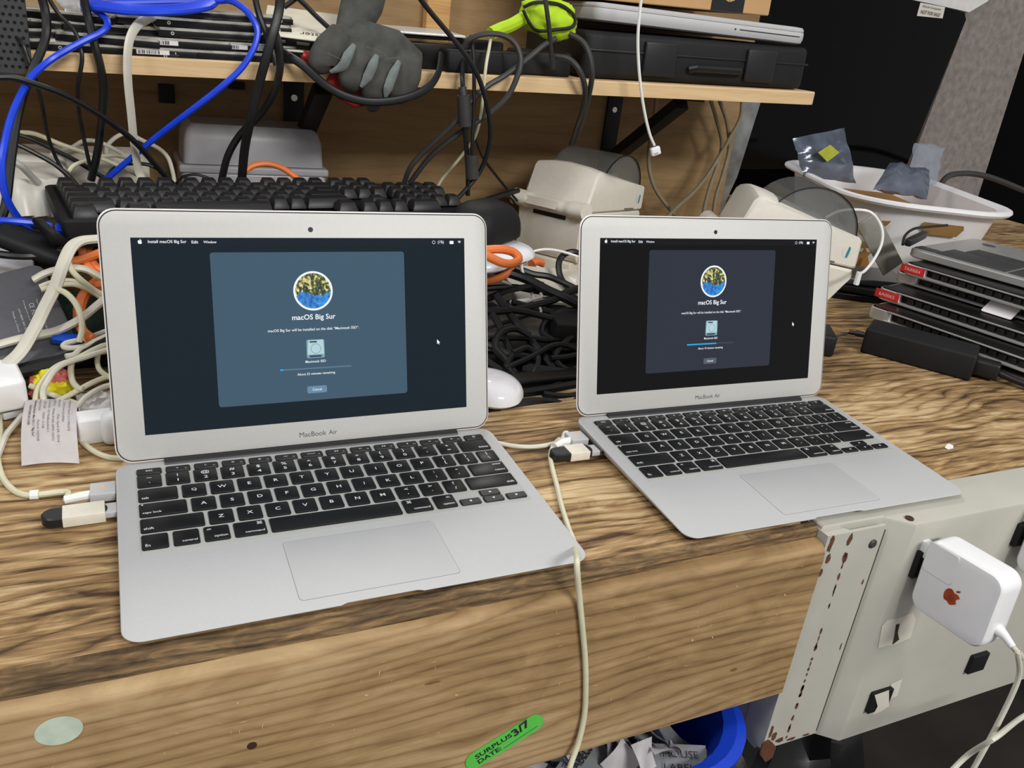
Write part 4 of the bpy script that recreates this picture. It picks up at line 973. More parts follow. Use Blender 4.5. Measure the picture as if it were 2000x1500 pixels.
bm = NB(); disc(bm, .0013, .0004, F, 0, 12, .235, .0085); mk('infrared_window', bm, DARKP, lp)
pb = pm+Vector((.005, .035, .0965))
cb = thing('cardboard_box', 'brown cardboard box with black printed tape on top of the closed laptop', 'box', Mz(pb, -2))
bm = NB(); rbox(bm, .335, .17, .11, .002, c=(.17, .085, .056)); mk('carton', bm, CARD, cb)
bm = NB(); rbox(bm, .056, .0006, .11, .0002, c=(.262, -.0004, .056)); mk('black_tape', bm, BLKTAPE, cb)
bm = NB(); F2 = frame((.264, -.0010, .022), (1, 0, 0), (0, -1, 0)); k = .009
for quad in ([(-1, .45), (-.1, .2), (-.1, -.9), (-1, -.6)], [(0, .2), (.9, .45), (.9, -.6), (0, -.9)], [(-1, .55), (-.45, .9), (.35, .65), (-.1, .32)], [(-.3, .95), (.35, 1.1), (.95, .6), (.45, .7)]):
    face(bm, [bm.verts.new(F2 @ Vector((x*k, y*k, 0))) for x, y in quad])
mk('box_symbol', bm, CARD, cb)
bm = NB(); F3 = frame((.264, -.0010, .045), (1, 0, 0), (0, -1, 0)); text(bm, '( )', 0, 0, 0, F3, width=.013, height=.011); mk('printed_brackets', bm, CARD, cb)
# perforated plate hanging top-left
pp = thing('perforated_plate', 'dark perforated metal plate at the top left corner of the photo', 'plate', Matrix.Translation(V(5, 40, .60)))
ivp = pp.matrix_world.inverted(); bm = NB(); c_ = V(-12, 48, .60)
M_ = frame(c_, (1, 0, 0), (0, -1, 0)); slab(bm, .058, .088, .004, [(0, -.002), (0, .0015), (.0005, .002)], M_, n=3); mk('plate_sheet', bm, mat('plate_grey', (58, 60, 60), .5), pp, ivp)
bm = NB()
for i in range(9):
    for j in range(12):
        disc(bm, .0017, .0022, M_, 0, 8, -.024+i*.006+(j % 2)*.003, -.037+j*.0068)
o = mk('perforations', bm, mat('hole_black', (10, 10, 10), .9), pp, ivp); o['kind'] = 'stuff'

# ================================================================ behind, right side
def slabV(name, m, pts, Y, th, parent=None, M=None):
    bm = NB(); a = [V(x, y, Y) for x, y in pts]
    loft(bm, [[tuple(p) for p in a], [tuple(p+Vector((0, th, 0))) for p in a]]); return mk(name, bm, m, parent, M, angle=.5)
mon = thing('desktop_computer', 'large black-glass screen standing behind the basket with a paper sticker', 'computer', Matrix.Translation(V(1600, 200, 1.15)))
ivm = mon.matrix_world.inverted()
slabV('screen_glass', SCRB, [(1500, -40), (1742, -8), (1868, 20), (1884, 26), (1887, 38), (1768, 330), (1430, 330), (1440, 200)], 1.15, .02, mon, ivm)
stk = slabV('sticker', mat('sticker_offwhite', (214, 208, 198), .6, noise_amt=.03), [(1798, 5), (1846, 14), (1841, 36), (1791, 31)], 1.148, .001, mon, ivm)
bm = NB(); a = V(1798, 5, 1.1465); b_ = V(1846, 14, 1.1465); d_ = V(1791, 31, 1.1465); x_ = (b_-a); y_ = (a-d_)
TM = Matrix.Translation(d_.lerp(b_, .5)+Vector((0, -.0004, 0))) @ Matrix((x_.normalized(), y_.normalized(), x_.cross(y_).normalized())).transposed().to_4x4()
text(bm, 'NOT FOR SALE!', 0, -.0040, 0, TM, width=x_.length*.78, height=.0075, bold=.01); text(bm, 'Work Computer', 0, .0075, 0, TM, width=x_.length*.76, height=.0055, bold=.01)
mk('printing', bm, mat('grey_print', (70, 66, 64), .7, noise_amt=0), mon, ivm)
tag(slabV('shrink_wrapped_board', WRAP, [(1880, -30), (2040, -30), (1995, 118), (1905, 400), (1740, 420), (1886, 40)], 1.22, .04), 'brownish board in crinkled shiny shrink wrap standing right of the black screen', 'board')
tag(slabV('white_foam_sheet', mat('white_foam', (222, 220, 216), .6, noise_amt=.05), [(1740, -30), (1935, -30), (1930, 2), (1893, 24), (1868, 18), (1742, -9)], 1.185, .012), 'white sheet edge above the black screen at the top right', 'sheet')
tag(slabV('galvanised_sheet', FOIL, [(1378, 175), (1495, 170), (1440, 345), (1405, 420), (1330, 420), (1365, 260)], .90, .01), 'crinkled silvery metal sheet beside the plywood under the shelf end', 'sheet')
bm = NB(); rbox(bm, .34, .012, .05, .002, M=None, c=(1.75, 1.08, .026)); tag(mk('equipment_shelf', bm, DARKM), 'dark ledge standing on the bench low behind the basket', 'ledge')

# ================================================================ basket with static bags
BM_ = Matrix.Translation((1.347, .766, 0)) @ Matrix.Rotation(math.radians(66.5), 4, 'Z') @ Matrix.Diagonal((1.173, 1.173, .826, 1))
bk = thing('plastic_basket', 'white plastic basket with crescent slots behind the stacked laptop cases', 'basket', Matrix.Translation((1.347, .766, 0)) @ Matrix.Rotation(math.radians(66.5), 4, 'Z'))
BS = Matrix.Diagonal((1.090, 1.173, .826, 1))
bm = NB(); R = []
def bring(L, Wd, r, z): return [(x, y, z) for x, y in rrect(L, Wd, r, 9)]
R = [bring(.30, .17, .06, .002), bring(.335, .19, .065, .004), bring(.392, .232, .08, .150), bring(.396, .236, .08, .152), bring(.398, .238, .08, .1545), bring(.424, .264, .092, .158), bring(.430, .270, .095, .163), bring(.428, .268, .094, .168), bring(.420, .260, .09, .1705), bring(.404, .244, .082, .169), bring(.388, .228, .078, .164), bring(.384, .224, .077, .150), bring(.330, .185, .063, .008), bring(.30, .165, .06, .006)]
loft(bm, R, M=BS); mk('basket_body', bm, mat('basket_white', (232, 230, 230), .45, noise_amt=.015), bk)
def slot(cx, cz, w_, h_, name='slot'):
    # crescent on the camera-facing long side (local +Y side)
    n_ = 10; top = []; bot = []
    for k in range(n_+1):
        u = k/n_*2-1; top.append((cx+u*w_, cz+h_*.15*(u))); bot.append((cx+u*w_, cz-h_*math.sqrt(max(0, 1-u*u))))
    pts = top+bot[::-1][1:-1]; bm = NB()
    def surf(x, z): 
        t = (z-.004)/(.146); return (.19/2+(.232-.19)/2*t)+.0005
    vs = [bm.verts.new(BS @ Vector((x, surf(x, z), z))) for x, z in pts]; face(bm, vs); return mk(name, bm, mat('cardboard_seen_through', (138, 104, 58), .9, noise_amt=.12, noise_scale=18), bk)
# camera side is local +Y? (normal (-.917,.399)) 
def end_slot(cy, cz, w_, h_):
    n_ = 10; top = []; bot = []
    for k in range(n_+1):
        u = k/n_*2-1; top.append((cy+u*w_, cz-h_*.10*u)); bot.append((cy+u*w_, cz-h_*math.sqrt(max(0, 1-u*u))))
    bm = NB(); f_ = lambda z: -(.335/2+(.392-.335)/2*(z-.004)/.146)-.0007
    face(bm, [bm.verts.new(BS @ Vector((f_(z), y, z))) for y, z in top+bot[::-1][1:-1]])
    return mk('slot', bm, mat('cardboard_seen_through', (138, 104, 58), .9, noise_amt=.12, noise_scale=18), bk)
for k, cz in enumerate((.126, .102, .078, .054)): end_slot(.086+.003*k, cz, .020, .016)
for cz in (.134, .110): slot(-.120, cz, .020, .016)
bm = NB(); xe = -.1945
vs = [bm.verts.new(BS @ Vector((xe-.0012*(z-.10)/.03, y, z))) for y, z in ((.020, .134), (-.040, .134), (-.042, .126), (-.034, .110), (.010, .110), (.022, .122))]; face(bm, vs)
mk('handle_slot', bm, mat('cardboard_seen_through', (138, 104, 58)), bk)
bm = NB(); rbox(bm, .30, .160, .110, .004, c=(0, 0, .064)); tag(mk('cardboard_carton', bm, CARDB, None, BM_), 'open brown cardboard carton standing inside the white basket', 'carton')
crumple('antistatic_bag', 'silvery antistatic bag with a yellow-green sticker standing in the basket', 'bag', ANTI, [V(1550, 270, .88), V(1648, 250, .87), V(1672, 358, .83), V(1568, 345, .85)], .007, 'antistatic bags in the basket', 1, .006)
ab = bpy.data.objects['antistatic_bag']
slabV('warning_sticker', YSTK, [(1598, 298), (1622, 283), (1640, 298), (1616, 316)], .838, .001, ab)
crumple('antistatic_bag', 'grey translucent antistatic bag bulging over the basket rim', 'bag', ANTI, [V(1738, 318, .77), V(1815, 335, .75), V(1812, 388, .69), V(1705, 370, .71)], .014, 'antistatic bags in the basket', 4, .008)
crumple('clear_bag', 'clear plastic film standing up in front of the wrapped board', 'bag', ANTIC, [V(1785, 280, .80), V(1845, 285, .79), V(1830, 360, .74), V(1775, 352, .75)], .008, None, 6, .006)
cable('black_cable', 'thick black cable arching out behind the basket to the right edge', CABK2, .0068, [V(1835, 368, .95), V(1845, 350, .96), V(1865, 340, .97), V(1905, 340, .98), V(1950, 352, .98), V(2030, 385, .98)])

# ================================================================ stacked laptop cases at right
dL = Vector((.24, -.97, 0)).normalized(); dS = Vector((.97, .24, 0)).normalized()
def lcase(label, px, py, z, T, light, sticker=None, rot=0, tagc=None, key=True):
    p = H(px, py, z); p.z = z
    a = math.radians(rot); Rr = Matrix.Rotation(a, 3, 'Z'); M = frame(p, Rr @ dL, (0, 0, 1))   # x along long side, y = away
    t = thing('laptop_case', label, 'laptop part', M, 'stacked silver and black laptop cases')
    bm = NB(); slab(bm, .325, .227, .012, [(.004, .0000), (0, .0012), (0, .0032), (.0012, .0040)], n=5, cx=.1625, cy=.1135); mk('silver_shell', bm, light, t)
    bm = NB(); rbox(bm, .300, .214, T-.004, .002, c=(.172, .115, .0036+(T-.004)/2)); mk('black_inner_frame', bm, DRIVEB, t)
    bm = NB(); slab(bm, .323, .225, .011, [(.0006, T-.0018), (0, T-.0010), (0, T-.0004), (.0008, T)], n=5, cx=.1625, cy=.1135); mk('silver_rim', bm, light, t)
    bm = NB(); slab(bm, .317, .219, .009, [(0, T-.0006), (0, T+.0003), (.0006, T+.0005)], n=4, cx=.1625, cy=.1135); mk('black_plate', bm, DRIVEB, t)
    bm = NB(); slab(bm, .034, .030, .010, [(0, .003), (0, T-.001), (.001, T)], n=5, cx=.0172, cy=.0152); c_ = mk('corner_cap', bm, light, t)
    if key:
        bm = NB()
        for k in range(22): rbox(bm, .0095, .003, T*.42, .0006, c=(.048+k*.0125, .0065, T*.52))
        q = mk('key_backs', bm, mat('key_back_black', (36, 35, 35), .3, noise_amt=.1), t); q['kind'] = 'stuff'
    if sticker:
        F = frame((.013, -.0006, T*.5+.0008), (1, 0, 0), (0, -1, 0)); bm = NB(); rbox(bm, .036, T*.72, .0006, .0003, M=F, c=(.003, 0, 0)); s_ = mk('red_sticker', bm, mat('red_sticker', (200, 44, 40), .5, noise_amt=.03), t)
        bm = NB(); text(bm, sticker, .003, 0, .0005, F, width=.024, height=T*.30, bold=.02); mk('sticker_print', bm, mat('pink_print', (240, 170, 160), .6, noise_amt=0), t)
    return t
SIL = mat('case_silver', (196, 194, 190), .35, .6, noise_amt=.03)
lcase('bottom laptop case of the stack, lying on the bench', 1700, 640, .004, .013, SIL, rot=2, key=False)
lcase('laptop case second from the bottom, with broad silver corner', 1690, 618, .0185, .017, SIL, rot=-1)
lcase('laptop case with the lower red sticker on its corner', 1709, 582, .037, .017, SIL, '6A0065', rot=0)
lcase('laptop case between the two red-stickered ones', 1744, 548, .0555, .015, SIL, rot=1)
lcase('laptop case with the upper red sticker on its corner', 1759, 533, .072, .016, SIL, '7A00054', rot=-1)
p = H(1770, 498, .0905); p.z = .0895
MT = frame(p, Matrix.Rotation(math.radians(1), 3, 'Z') @ dL, (0, 0, 1))
tc_ = thing('laptop_case', 'topmost upside-down laptop case with dark battery panels and an oval foot', 'laptop part', MT, 'stacked silver and black laptop cases')
bm = NB(); slab(bm, .325, .227, .014, [(.003, 0), (0, .002), (0, .0105), (.001, .0118), (.004, .0124)], n=6, cx=.1625, cy=.1135); mk('silver_shell', bm, SIL, tc_)
BATT = mat('battery_dark', (62, 62, 62), .45, noise_amt=.06)
for (x0, x1, y0, y1) in ((.035, .135, .012, .075), (.139, .31, .012, .075), (.050, .31, .080, .125)):
    bm = NB(); rbox(bm, x1-x0, y1-y0, .0016, .0005, c=((x0+x1)/2, (y0+y1)/2, .0128)); mk('battery_cell', bm, BATT, tc_)
bm = NB(); rbox(bm, .030, .022, .0016, .0006, c=(.018, .024, .0128)); mk('connector_cover', bm, BATT, tc_)
bm = NB(); disc(bm, .0085, .0131, None, 0, 24, .040, .188, rx=.0105); mk('oval_foot', bm, mat('foot_grey', (84, 80, 82), .7), tc_)
for (x, y) in ((.012, .120), (.012, .215), (.20, .215), (.31, .215)):
    bm = NB(); disc(bm, .0016, .0126, None, 0, 10, x, y); mk('screw', bm, DRIVE, tc_)
bm = NB(); slab(bm, .040, .028, .003, [(0, 0), (0, .0006)], M=frame(H(1955, 605, .062), dL, Vector((-.5, -.15, 1))), n=4)
tag(mk('white_tag', bm, PAPER), 'white rounded sticker tag stuck to the side of the case stack', 'tag')
cable('black_cable', 'short black cable hooked behind the topmost laptop case', CABK, .0022, [V(1763, 478, .50), V(1768, 460, .51), V(1785, 447, .52), V(1812, 443, .53), V(1850, 440, .54)])
boxed('hinge_bar', 'black plastic hinge bar resting on the left of the case stack', 'hinge bar', DARKP, (.010, .10, .012), Matrix.Translation(H(1764, 480, .107)) @ Matrix.Rotation(math.radians(-62), 4, 'Z'), .003)

# long black power adapter in front of the stack
pa, pb_, pcx = H(1678, 688, 0), H(1893, 746, 0), H(1660, 640, 0)
ad = (pb_-pa).normalized()
PM = frame(pa, ad, (0, 0, 1)); PL = (pb_-pa).length
psu = thing('power_supply', 'long matte black power supply lying in front of the laptop case stack', 'power adapter', PM)
bm = NB(); rbox(bm, PL, .056, .034, .0035, c=(PL/2, .028, .017)); mk('housing', bm, DARKM, psu)
bm = NB(); rbox(bm, .030, .022, .020, .003, c=(PL+.013, .030, .014)); mk('mains_plug', bm, DARKP, psu)
bm = NB()
tube(bm, spline([PM @ Vector((-.001, .030, .016)), PM @ Vector((-.014, .030, .015))], 4), .0040, 10); tube(bm, [PM @ Vector((-.014, .030, .015)), PM @ Vector((-.022, .030, .014))], .0030, 10)
o = mk('strain_relief', bm, DARKP, psu); o.matrix_parent_inverse = PM.inverted()
cable('black_cable', 'thin black lead from the long power supply towards the right laptop', CABK, .0016, [PM @ Vector((-.021, .030, .014)), H(1645, 654, .010), H(1625, 658, .006), H(1600, 655, .004), H(1570, 650, .004)])
cable('black_cable', 'thick black mains cord leaving the long power supply at the right edge', CABK, .0042, [PM @ Vector((PL+.027, .030, .012)), PM @ Vector((PL+.05, .026, .009)), PM @ Vector((PL+.09, .022, .006)), PM @ Vector((PL+.16, .03, .0055))], n=10)
pq = H(1632, 700, 0)
boxed('power_supply', 'black power supply peeking out behind the lid of the right laptop', 'power adapter', DARKM, (.110, .055, .028), frame(pq+Vector((-.095, .062, 0)), (.83, -.55, 0), (0, 0, 1)), .004)
# dark flat drives between printer and stack
for k, (px, py, z, yw) in enumerate(((1640, 590, .000, -30), (1655, 575, .0115, -40), (1650, 560, .023, -22))):
    boxed('flat_drive', ['black flat drive on the bench between printer and case stack', 'black flat drive, middle one between printer and case stack', 'black flat drive with grey lid uppermost beside the case stack'][k], 'drive', [DRIVEB, DARKP, mat('grey_lid', (92, 92, 94), .35, .5)][k], (.13, .09, .010), Matrix.Translation(H(px, py, z)+Vector((.0, .02, 0))) @ Matrix.Rotation(math.radians(yw), 4, 'Z'), .0015, 'flat drives beside the case stack')
# white paper chip on the bench
bm = NB(); vs = [bm.verts.new(H(x, y, .0006)) for x, y in ((1848, 869), (1853, 866), (1862, 870), (1862, 876), (1852, 878), (1845, 874))]; face(bm, vs); tag(mk('paper_chip', bm, PAPER), 'tiny white paper chip on the bench right of the right laptop', 'paper scrap')

# ================================================================ label printers
def printer(M, label, clock=True):
    t = thing('label_printer', label, 'printer', M, 'beige label printers on the bench')
    W2 = .1035
    low = [(.012, 0), (.006, .004), (.002, .012), (.000, .086), (.010, .0885), (.197, .066), (.199, .055), (.165, .002), (.160, 0)]
    bm = NB()
    def ext(prof, x0, x1, e=.003):
        n = len(prof); cy = sum(p[0] for p in prof)/n; cz = sum(p[1] for p in prof)/n; rr_ = []
        for x, k in ((x0, e), (x0+e, 0), (x1-e, 0), (x1, e)):
            rr_.append([(x, y+(cy-y)/abs(cy-y+1e-9)*min(k, abs(cy-y)) if k else y, z+(cz-z)/abs(cz-z+1e-9)*min(k, abs(cz-z)) if k else z) for y, z in prof])
        return rr_
    loft(bm, ext(low, 0, W2)); mk('lower_housing', bm, BEIGE, t)
    up = [(.012, .0895), (.014, .106), (.030, .150), (.036, .1555), (.044, .1560), (.060, .1520), (.196, .112), (.2, .108), (.2005, .070), (.198, .0685)]
    bm = NB(); rings = ext(up, 0, W2)
    # arch the front top edge: raise the middle
    res = []
    loft(bm, [[(x, y, z) for (x, y, z) in r_] for r_ in rings])
    bmesh.ops.bisect_plane(bm, geom=bm.verts[:]+bm.edges[:]+bm.faces[:], plane_co=(W2*.25, 0, 0), plane_no=(1, 0, 0)); bmesh.ops.bisect_plane(bm, geom=bm.verts[:]+bm.edges[:]+bm.faces[:], plane_co=(W2*.5, 0, 0), plane_no=(1, 0, 0)); bmesh.ops.bisect_plane(bm, geom=bm.verts[:]+bm.edges[:]+bm.faces[:], plane_co=(W2*.75, 0, 0), plane_no=(1, 0, 0))
    for v in bm.verts:
        if v.co.z > .125: v.co.z += .008*(1-((v.co.x-W2/2)/(W2/2))**2)
    mk('upper_lid', bm, BEIGE, t)
    # feed slot + front roller handle
    bm = NB(); rbox(bm, .052, .002, .007, .0005, c=(.052, .0000, .0775)); mk('label_slot', bm, DARKP, t)
    bm = NB(); tube(bm, [Vector((x, -.002+.004*math.sin(PI*(x+.006)/(W2+.012)), .0965-.003*math.sin(PI*(x+.006)/(W2+.012)))) for x in [(-.006+(W2+.012)*k/24) for k in range(25)]], .0135, 18, rr=[.0142 if (k < 6 or k > 18) else .0122 for k in range(25)]); h_ = mk('roller_handle', bm, BEIGE, t)
    bm = NB(); slab(bm, .050, .014, .001, [(0, 0), (0, .0006)], M=frame((W2*.42, -.0118, .0985), (1, 0, 0), (0, -1, .35)), n=3); mk('handle_panel', bm, BEIGE2, h_)
    # smoked media cover: arc running across the width
    prof = []; c_ = (.122, .112); rr_ = .066
    for k in range(19):
        a = math.radians(-18+k*11.2); prof.append((c_[0]-rr_*math.cos(a)*1.06 if False else c_[0]+rr_*1.05*math.cos(a), c_[1]+rr_*math.sin(a)))
    bm = NB(); x0, x1 = .008, W2-.006
    loft(bm, [[(x, y, z) for y, z in prof] for x in (x0+.002, x0, x1, x1-.002)], cap=True)
    mk('smoked_cover', bm, SMOKE, t)
    bm = NB(); tube(bm, [Vector((x1, y, z)) for y, z in prof], .0009, 6); mk('cover_rim', bm, mat('dark_rim', (24, 24, 24), .3), t)
    bm = NB(); tube(bm, [Vector((x0+.016, .122, .116)), Vector((x1-.016, .122, .116))], .026, 24); mk('label_roll', bm, mat('roll_grey', (176, 174, 166), .8), t)
    # side marks
    FS = frame((W2+.0004, .182, .092), (0, 1, 0), (1, 0, 0))
    bm = NB(); disc(bm, .0085, .0000, FS, 0, 26); mk('round_sticker', bm, mat('clear_round_sticker', (222, 218, 208), .3), t)
    bm = NB(); vs = [bm.verts.new(FS @ Vector((x, y, .0005))) for x, y in ((-.002, -.0075), (.0008, -.008), (.0020, -.003), (.0030, .003), (.0026, .0078), (0, .0082), (-.0006, .003), (-.0018, -.003))]; face(bm, vs); mk('teal_mark', bm, TEAL, t)
    bm = NB(); slab(bm, .034, .003, .0005, [(0, 0), (0, .0003)], M=frame((W2+.0001, .150, .0775), (0, 1, -.14), (1, 0, 0))); mk('seam', bm, mat('seam_dark', (110, 104, 94), .8), t)
    return t
th1 = math.radians(-56)
stand = Matrix.Translation((.532, .716, 0)) @ Matrix.Rotation(th1, 4, 'Z')
so = thing('printer_stand', 'low beige box with a small slot under the left label printer', 'stand', stand)
bm = NB(); rbox(bm, .112, .18, .030, .002, c=(.052, .09, .015)); mk('stand_box', bm, BEIGE2, so)
bm = NB(); rbox(bm, .009, .001, .008, .0003, c=(.045, -.0004, .016)); mk('square_socket', bm, DARKP, so)
p1 = printer(Matrix.Translation((.537, .708, .030)) @ Matrix.Rotation(th1, 4, 'Z') @ Matrix.Diagonal((1.04, 1.08, .83, 1)), 'beige label printer on the left, facing the viewer with its roller handle')
th2 = math.radians(-113)
xd = Vector((math.cos(th2), math.sin(th2), 0))
o2 = Vector((.790, .536, 0))-xd*.1035
p2 = printer(Matrix.Translation(o2) @ Matrix.Rotation(th2, 4, 'Z'), 'beige label printer on the right, turned side-on behind the right laptop')

# ================================================================ cables
def Y_(py, o=0): return .26+(800-py)*.0008+o      # surface of the heap between the laptops
def YL(py, o=0): return .32+(780-py)*.0006+o      # surface of the heap at the left
# --- blue network cable: coil on the shelf with both ends hanging down
pts = [V(62, 456, .50), V(35, 425, .49), V(12, 385, .48), V(3, 330, .48), V(8, 285, .49), V(20, 235, .51), V(38, 190, .53), V(62, 150, .555), V(95, 120, .57), V(130, 98, .575), V(168, 78, .58), V(195, 65, .585), V(209, 52, .59), V(208, 38, .60), V(192, 24, .61), V(172, 8, .62)]
for k in range(5*14):
    a = PI+.2+k*2*PI/14; t = k/70.
    pts.append(V(298+(122+6*math.sin(k*1.3))*math.cos(a), -2+22*math.sin(a)+(t-.5)*12, .640+.05*math.sin(-a)-.01*t))
pts += [V(418, 2, .62), V(450, 2, .60), V(478, 18, .585), V(498, 45, .578), V(503, 68, .575), V(494, 98, .572), V(470, 135, .57), V(432, 170, .57), V(390, 203, .575), V(345, 237, .585), V(300, 272, .60), V(255, 310, .61), V(205, 352, .615)]
cable('network_cable', 'thick blue network cable coiled on the shelf with two long ends hanging down', CABB, .0034, pts, n=8, sub=5)
cable('network_cable', 'short blue network cable lying at the far left edge under the white power strip', CABB, .0034, [V(-20, 430, .46), V(25, 432, .46), V(65, 436, .462), V(100, 442, .466)])
bm = NB(); rbox(bm, .012, .011, .009, .001, M=frame(V(121, 452, .466), (1, .1, -.3), (0, -.4, 1)))
tag(mk('network_plug', bm, CABB), 'blue network plug beside the front left corner of the black keyboard', 'plug')
K = 0
def hang(label, r, pts, m=CABK, flat=1.0, name='black_cable', up=None): return cable(name, label, m, r, pts, flat=flat, group=None, up=up)
hang('thick black cable hanging from the shelf beside the perforated plate', .0042, [V(76, -20, .60), V(88, 20, .60), V(91, 60, .592), V(82, 95, .588), V(62, 140, .582), V(45, 185, .57), V(32, 240, .555), V(22, 310, .54), V(12, 395, .52), V(2, 430, .51)])
hang('thin black cable crossing the left drives and falling to the keyboard', .0021, [V(88, -15, .60), V(115, 28, .60), V(145, 60, .595), V(157, 92, .59), V(160, 120, .588), V(152, 170, .59), V(155, 225, .60), V(168, 290, .605), V(182, 352, .61)])
hang('thick black cable falling straight behind the blue one to the keyboard', .0041, [V(160, -20, .60), V(172, 35, .60), V(184, 85, .59), V(196, 130, .59), V(202, 175, .595), V(199, 235, .60), V(190, 300, .605), V(178, 352, .61)])
hang('long black cable sweeping from the left edge down to the keyboard', .0031, [V(-20, 152, .53), V(25, 152, .535), V(70, 165, .54), V(130, 188, .55), V(200, 228, .565), V(258, 272, .58), V(300, 318, .595), V(338, 360, .605)])
hang('thin dark cable dropping from the plate past the blue cable', .0019, [V(20, 68, .61), V(42, 82, .592), V(55, 115, .588), V(68, 150, .588), V(82, 205, .592), V(95, 270, .60), V(115, 320, .605), V(145, 366, .60)])
hang('black cable sloping low behind the left pale cables', .0025, [V(15, 258, .62), V(60, 272, .625), V(110, 295, .63), V(155, 318, .635), V(215, 355, .64)])
hang('lower black cable sloping to the keyboard corner', .0025, [V(18, 275, .60), V(60, 295, .60), V(105, 320, .60), V(135, 345, .60), V(155, 368, .60)])
hang('dark cable behind the disc drives arcing over the keyboard', .0022, [V(205, 352, .63), V(222, 330, .64), V(250, 320, .65), V(290, 322, .65), V(325, 340, .65)])
hang('small black arc of cable behind the keyboard, left of the clear box', .0017, [V(345, 358, .62), V(358, 345, .63), V(382, 341, .635), V(405, 347, .635), V(422, 358, .63)])
hang('flat black twin cable hanging in front of the shelf, left of the glove', .0050, [V(548, -25, .575), V(545, 20, .575), V(532, 70, .57), V(518, 120, .57), V(503, 175, .575), V(490, 230, .58), V(478, 290, .59), V(472, 355, .60)], flat=.5, up=(0, 1, 0))
hang('black cable bowing out left behind the flat twin cable', .0042, [V(536, 60, .59), V(546, 95, .585), V(546, 140, .585), V(533, 185, .59), V(508, 225, .60), V(470, 262, .61), V(445, 305, .615), V(432, 356, .62)])
hang('dark cable crossing the shelf above the flat twin cable', .0035, [V(495, -20, .61), V(505, 25, .60), V(520, 65, .595), V(533, 100, .59), V(540, 128, .588)])
hang('black cable slanting down to the glove over the lettered drive', .0028, [V(560, -20, .61), V(590, 4, .61), V(618, 32, .608), V(655, 66, .60)])
hang('black cable rising to the top edge left of the glove', .0028, [V(555, 14, .615), V(572, 2, .615), V(590, -12, .615)])
hang('flat black ribbon of cable slung under the glove', .0046, [V(530, 88, .600), V(560, 107, .590), V(595, 130, .575), V(635, 166, .562), V(680, 190, .556), V(730, 199, .553), V(785, 193, .555), V(832, 174, .562), V(855, 145, .575), V(862, 105, .60)], flat=.55, up=(0, 1, 0))
hang('long black cable looping down right of the glove to the keyboard end', .0030, [V(808, -20, .575), V(838, 20, .575), V(880, 70, .57), V(915, 115, .565), V(938, 160, .565), V(955, 225, .57), V(956, 280, .575), V(940, 330, .58), V(912, 368, .58), V(885, 396, .58)])
a_ = cable('adapter_lead', 'black lead with two moulded ferrite plugs hanging right of the glove', CABK, .0030, [V(903, 118, .605), V(903, 150, .585), V(905, 185, .58), V(907, 245, .58), V(910, 275, .58), V(912, 305, .58), V(914, 345, .58), V(914, 382, .58)])
for y0, y1, x0, x1 in ((186, 246, 905, 909), (302, 348, 921, 922)):
    bm = NB(); tube(bm, spline([V(x0, y0, .578), V((x0+x1)/2, (y0+y1)/2, .578), V(x1, y1, .578)], 4), .0082, 16); mk('ferrite_plug', bm, CABK2, a_)
bm = NB(); tube(bm, spline([V(903, 170, .582), V(905, 188, .58)], 4), .005, 12); mk('strain_relief', bm, CABK2, a_)
hang('thin black cable running beside the ferrite plugs', .0025, [V(920, 70, .605), V(925, 105, .59), V(926, 160, .58), V(926, 220, .575), V(923, 270, .572), V(922, 302, .572)])
hang('dark arc of cable rising over the power bricks', .0035, [V(906, 92, .60), V(918, 76, .595), V(950, 66, .59), V(985, 70, .588), V(1008, 88, .585), V(1017, 118, .58), V(1010, 150, .578), V(990, 190, .58), V(955, 222, .585), V(915, 248, .59), V(868, 282, .60), V(835, 312, .61), V(800, 358, .62)], m=CABK2)
hang('dark grey cable from the tool case bending down to the keyboard', .0035, [V(1085, 75, .60), V(1060, 90, .595), V(1030, 115, .59), V(985, 148, .582), V(952, 168, .58), V(920, 198, .58), V(895, 232, .585), V(858, 268, .595), V(822, 302, .605), V(800, 330, .61), V(788, 362, .62)], m=CABK2)
hang('grey cable hanging down over the yellow glove', .0030, [V(1062, -20, .585), V(1068, 20, .585), V(1073, 60, .59), V(1076, 100, .60), V(1080, 134, .608)], m=CABK2)
hang('outer dark cable curving over the shelf edge to the left printer', .0036, [V(1112, 66, .60), V(1138, 82, .588), V(1152, 110, .58), V(1156, 150, .58), V(1148, 195, .60), V(1138, 235, .64), V(1122, 280, .70)], m=CABK2)
hang('inner dark cable curving over the shelf edge to the left printer', .0036, [V(1086, 110, .602), V(1112, 116, .588), V(1132, 138, .58), V(1143, 175, .585), V(1138, 215, .61), V(1126, 250, .66), V(1116, 282, .70)], m=CABK2)
hang('thin dark cable trailing right from the ferrite plugs to the bench', .0019, [V(928, 270, .62), V(945, 310, .64), V(975, 350, .66), V(1010, 392, .69)])
hang('black cable lying behind the mouse towards the left printer', .0038, [V(905, 410, .62), V(945, 392, .63), V(985, 380, .65), V(1012, 372, .67)])
hang('thin black loop of cable above the mouse', .0019, [V(960, 398, .64), V(975, 384, .65), V(995, 385, .66), V(1008, 400, .66)])
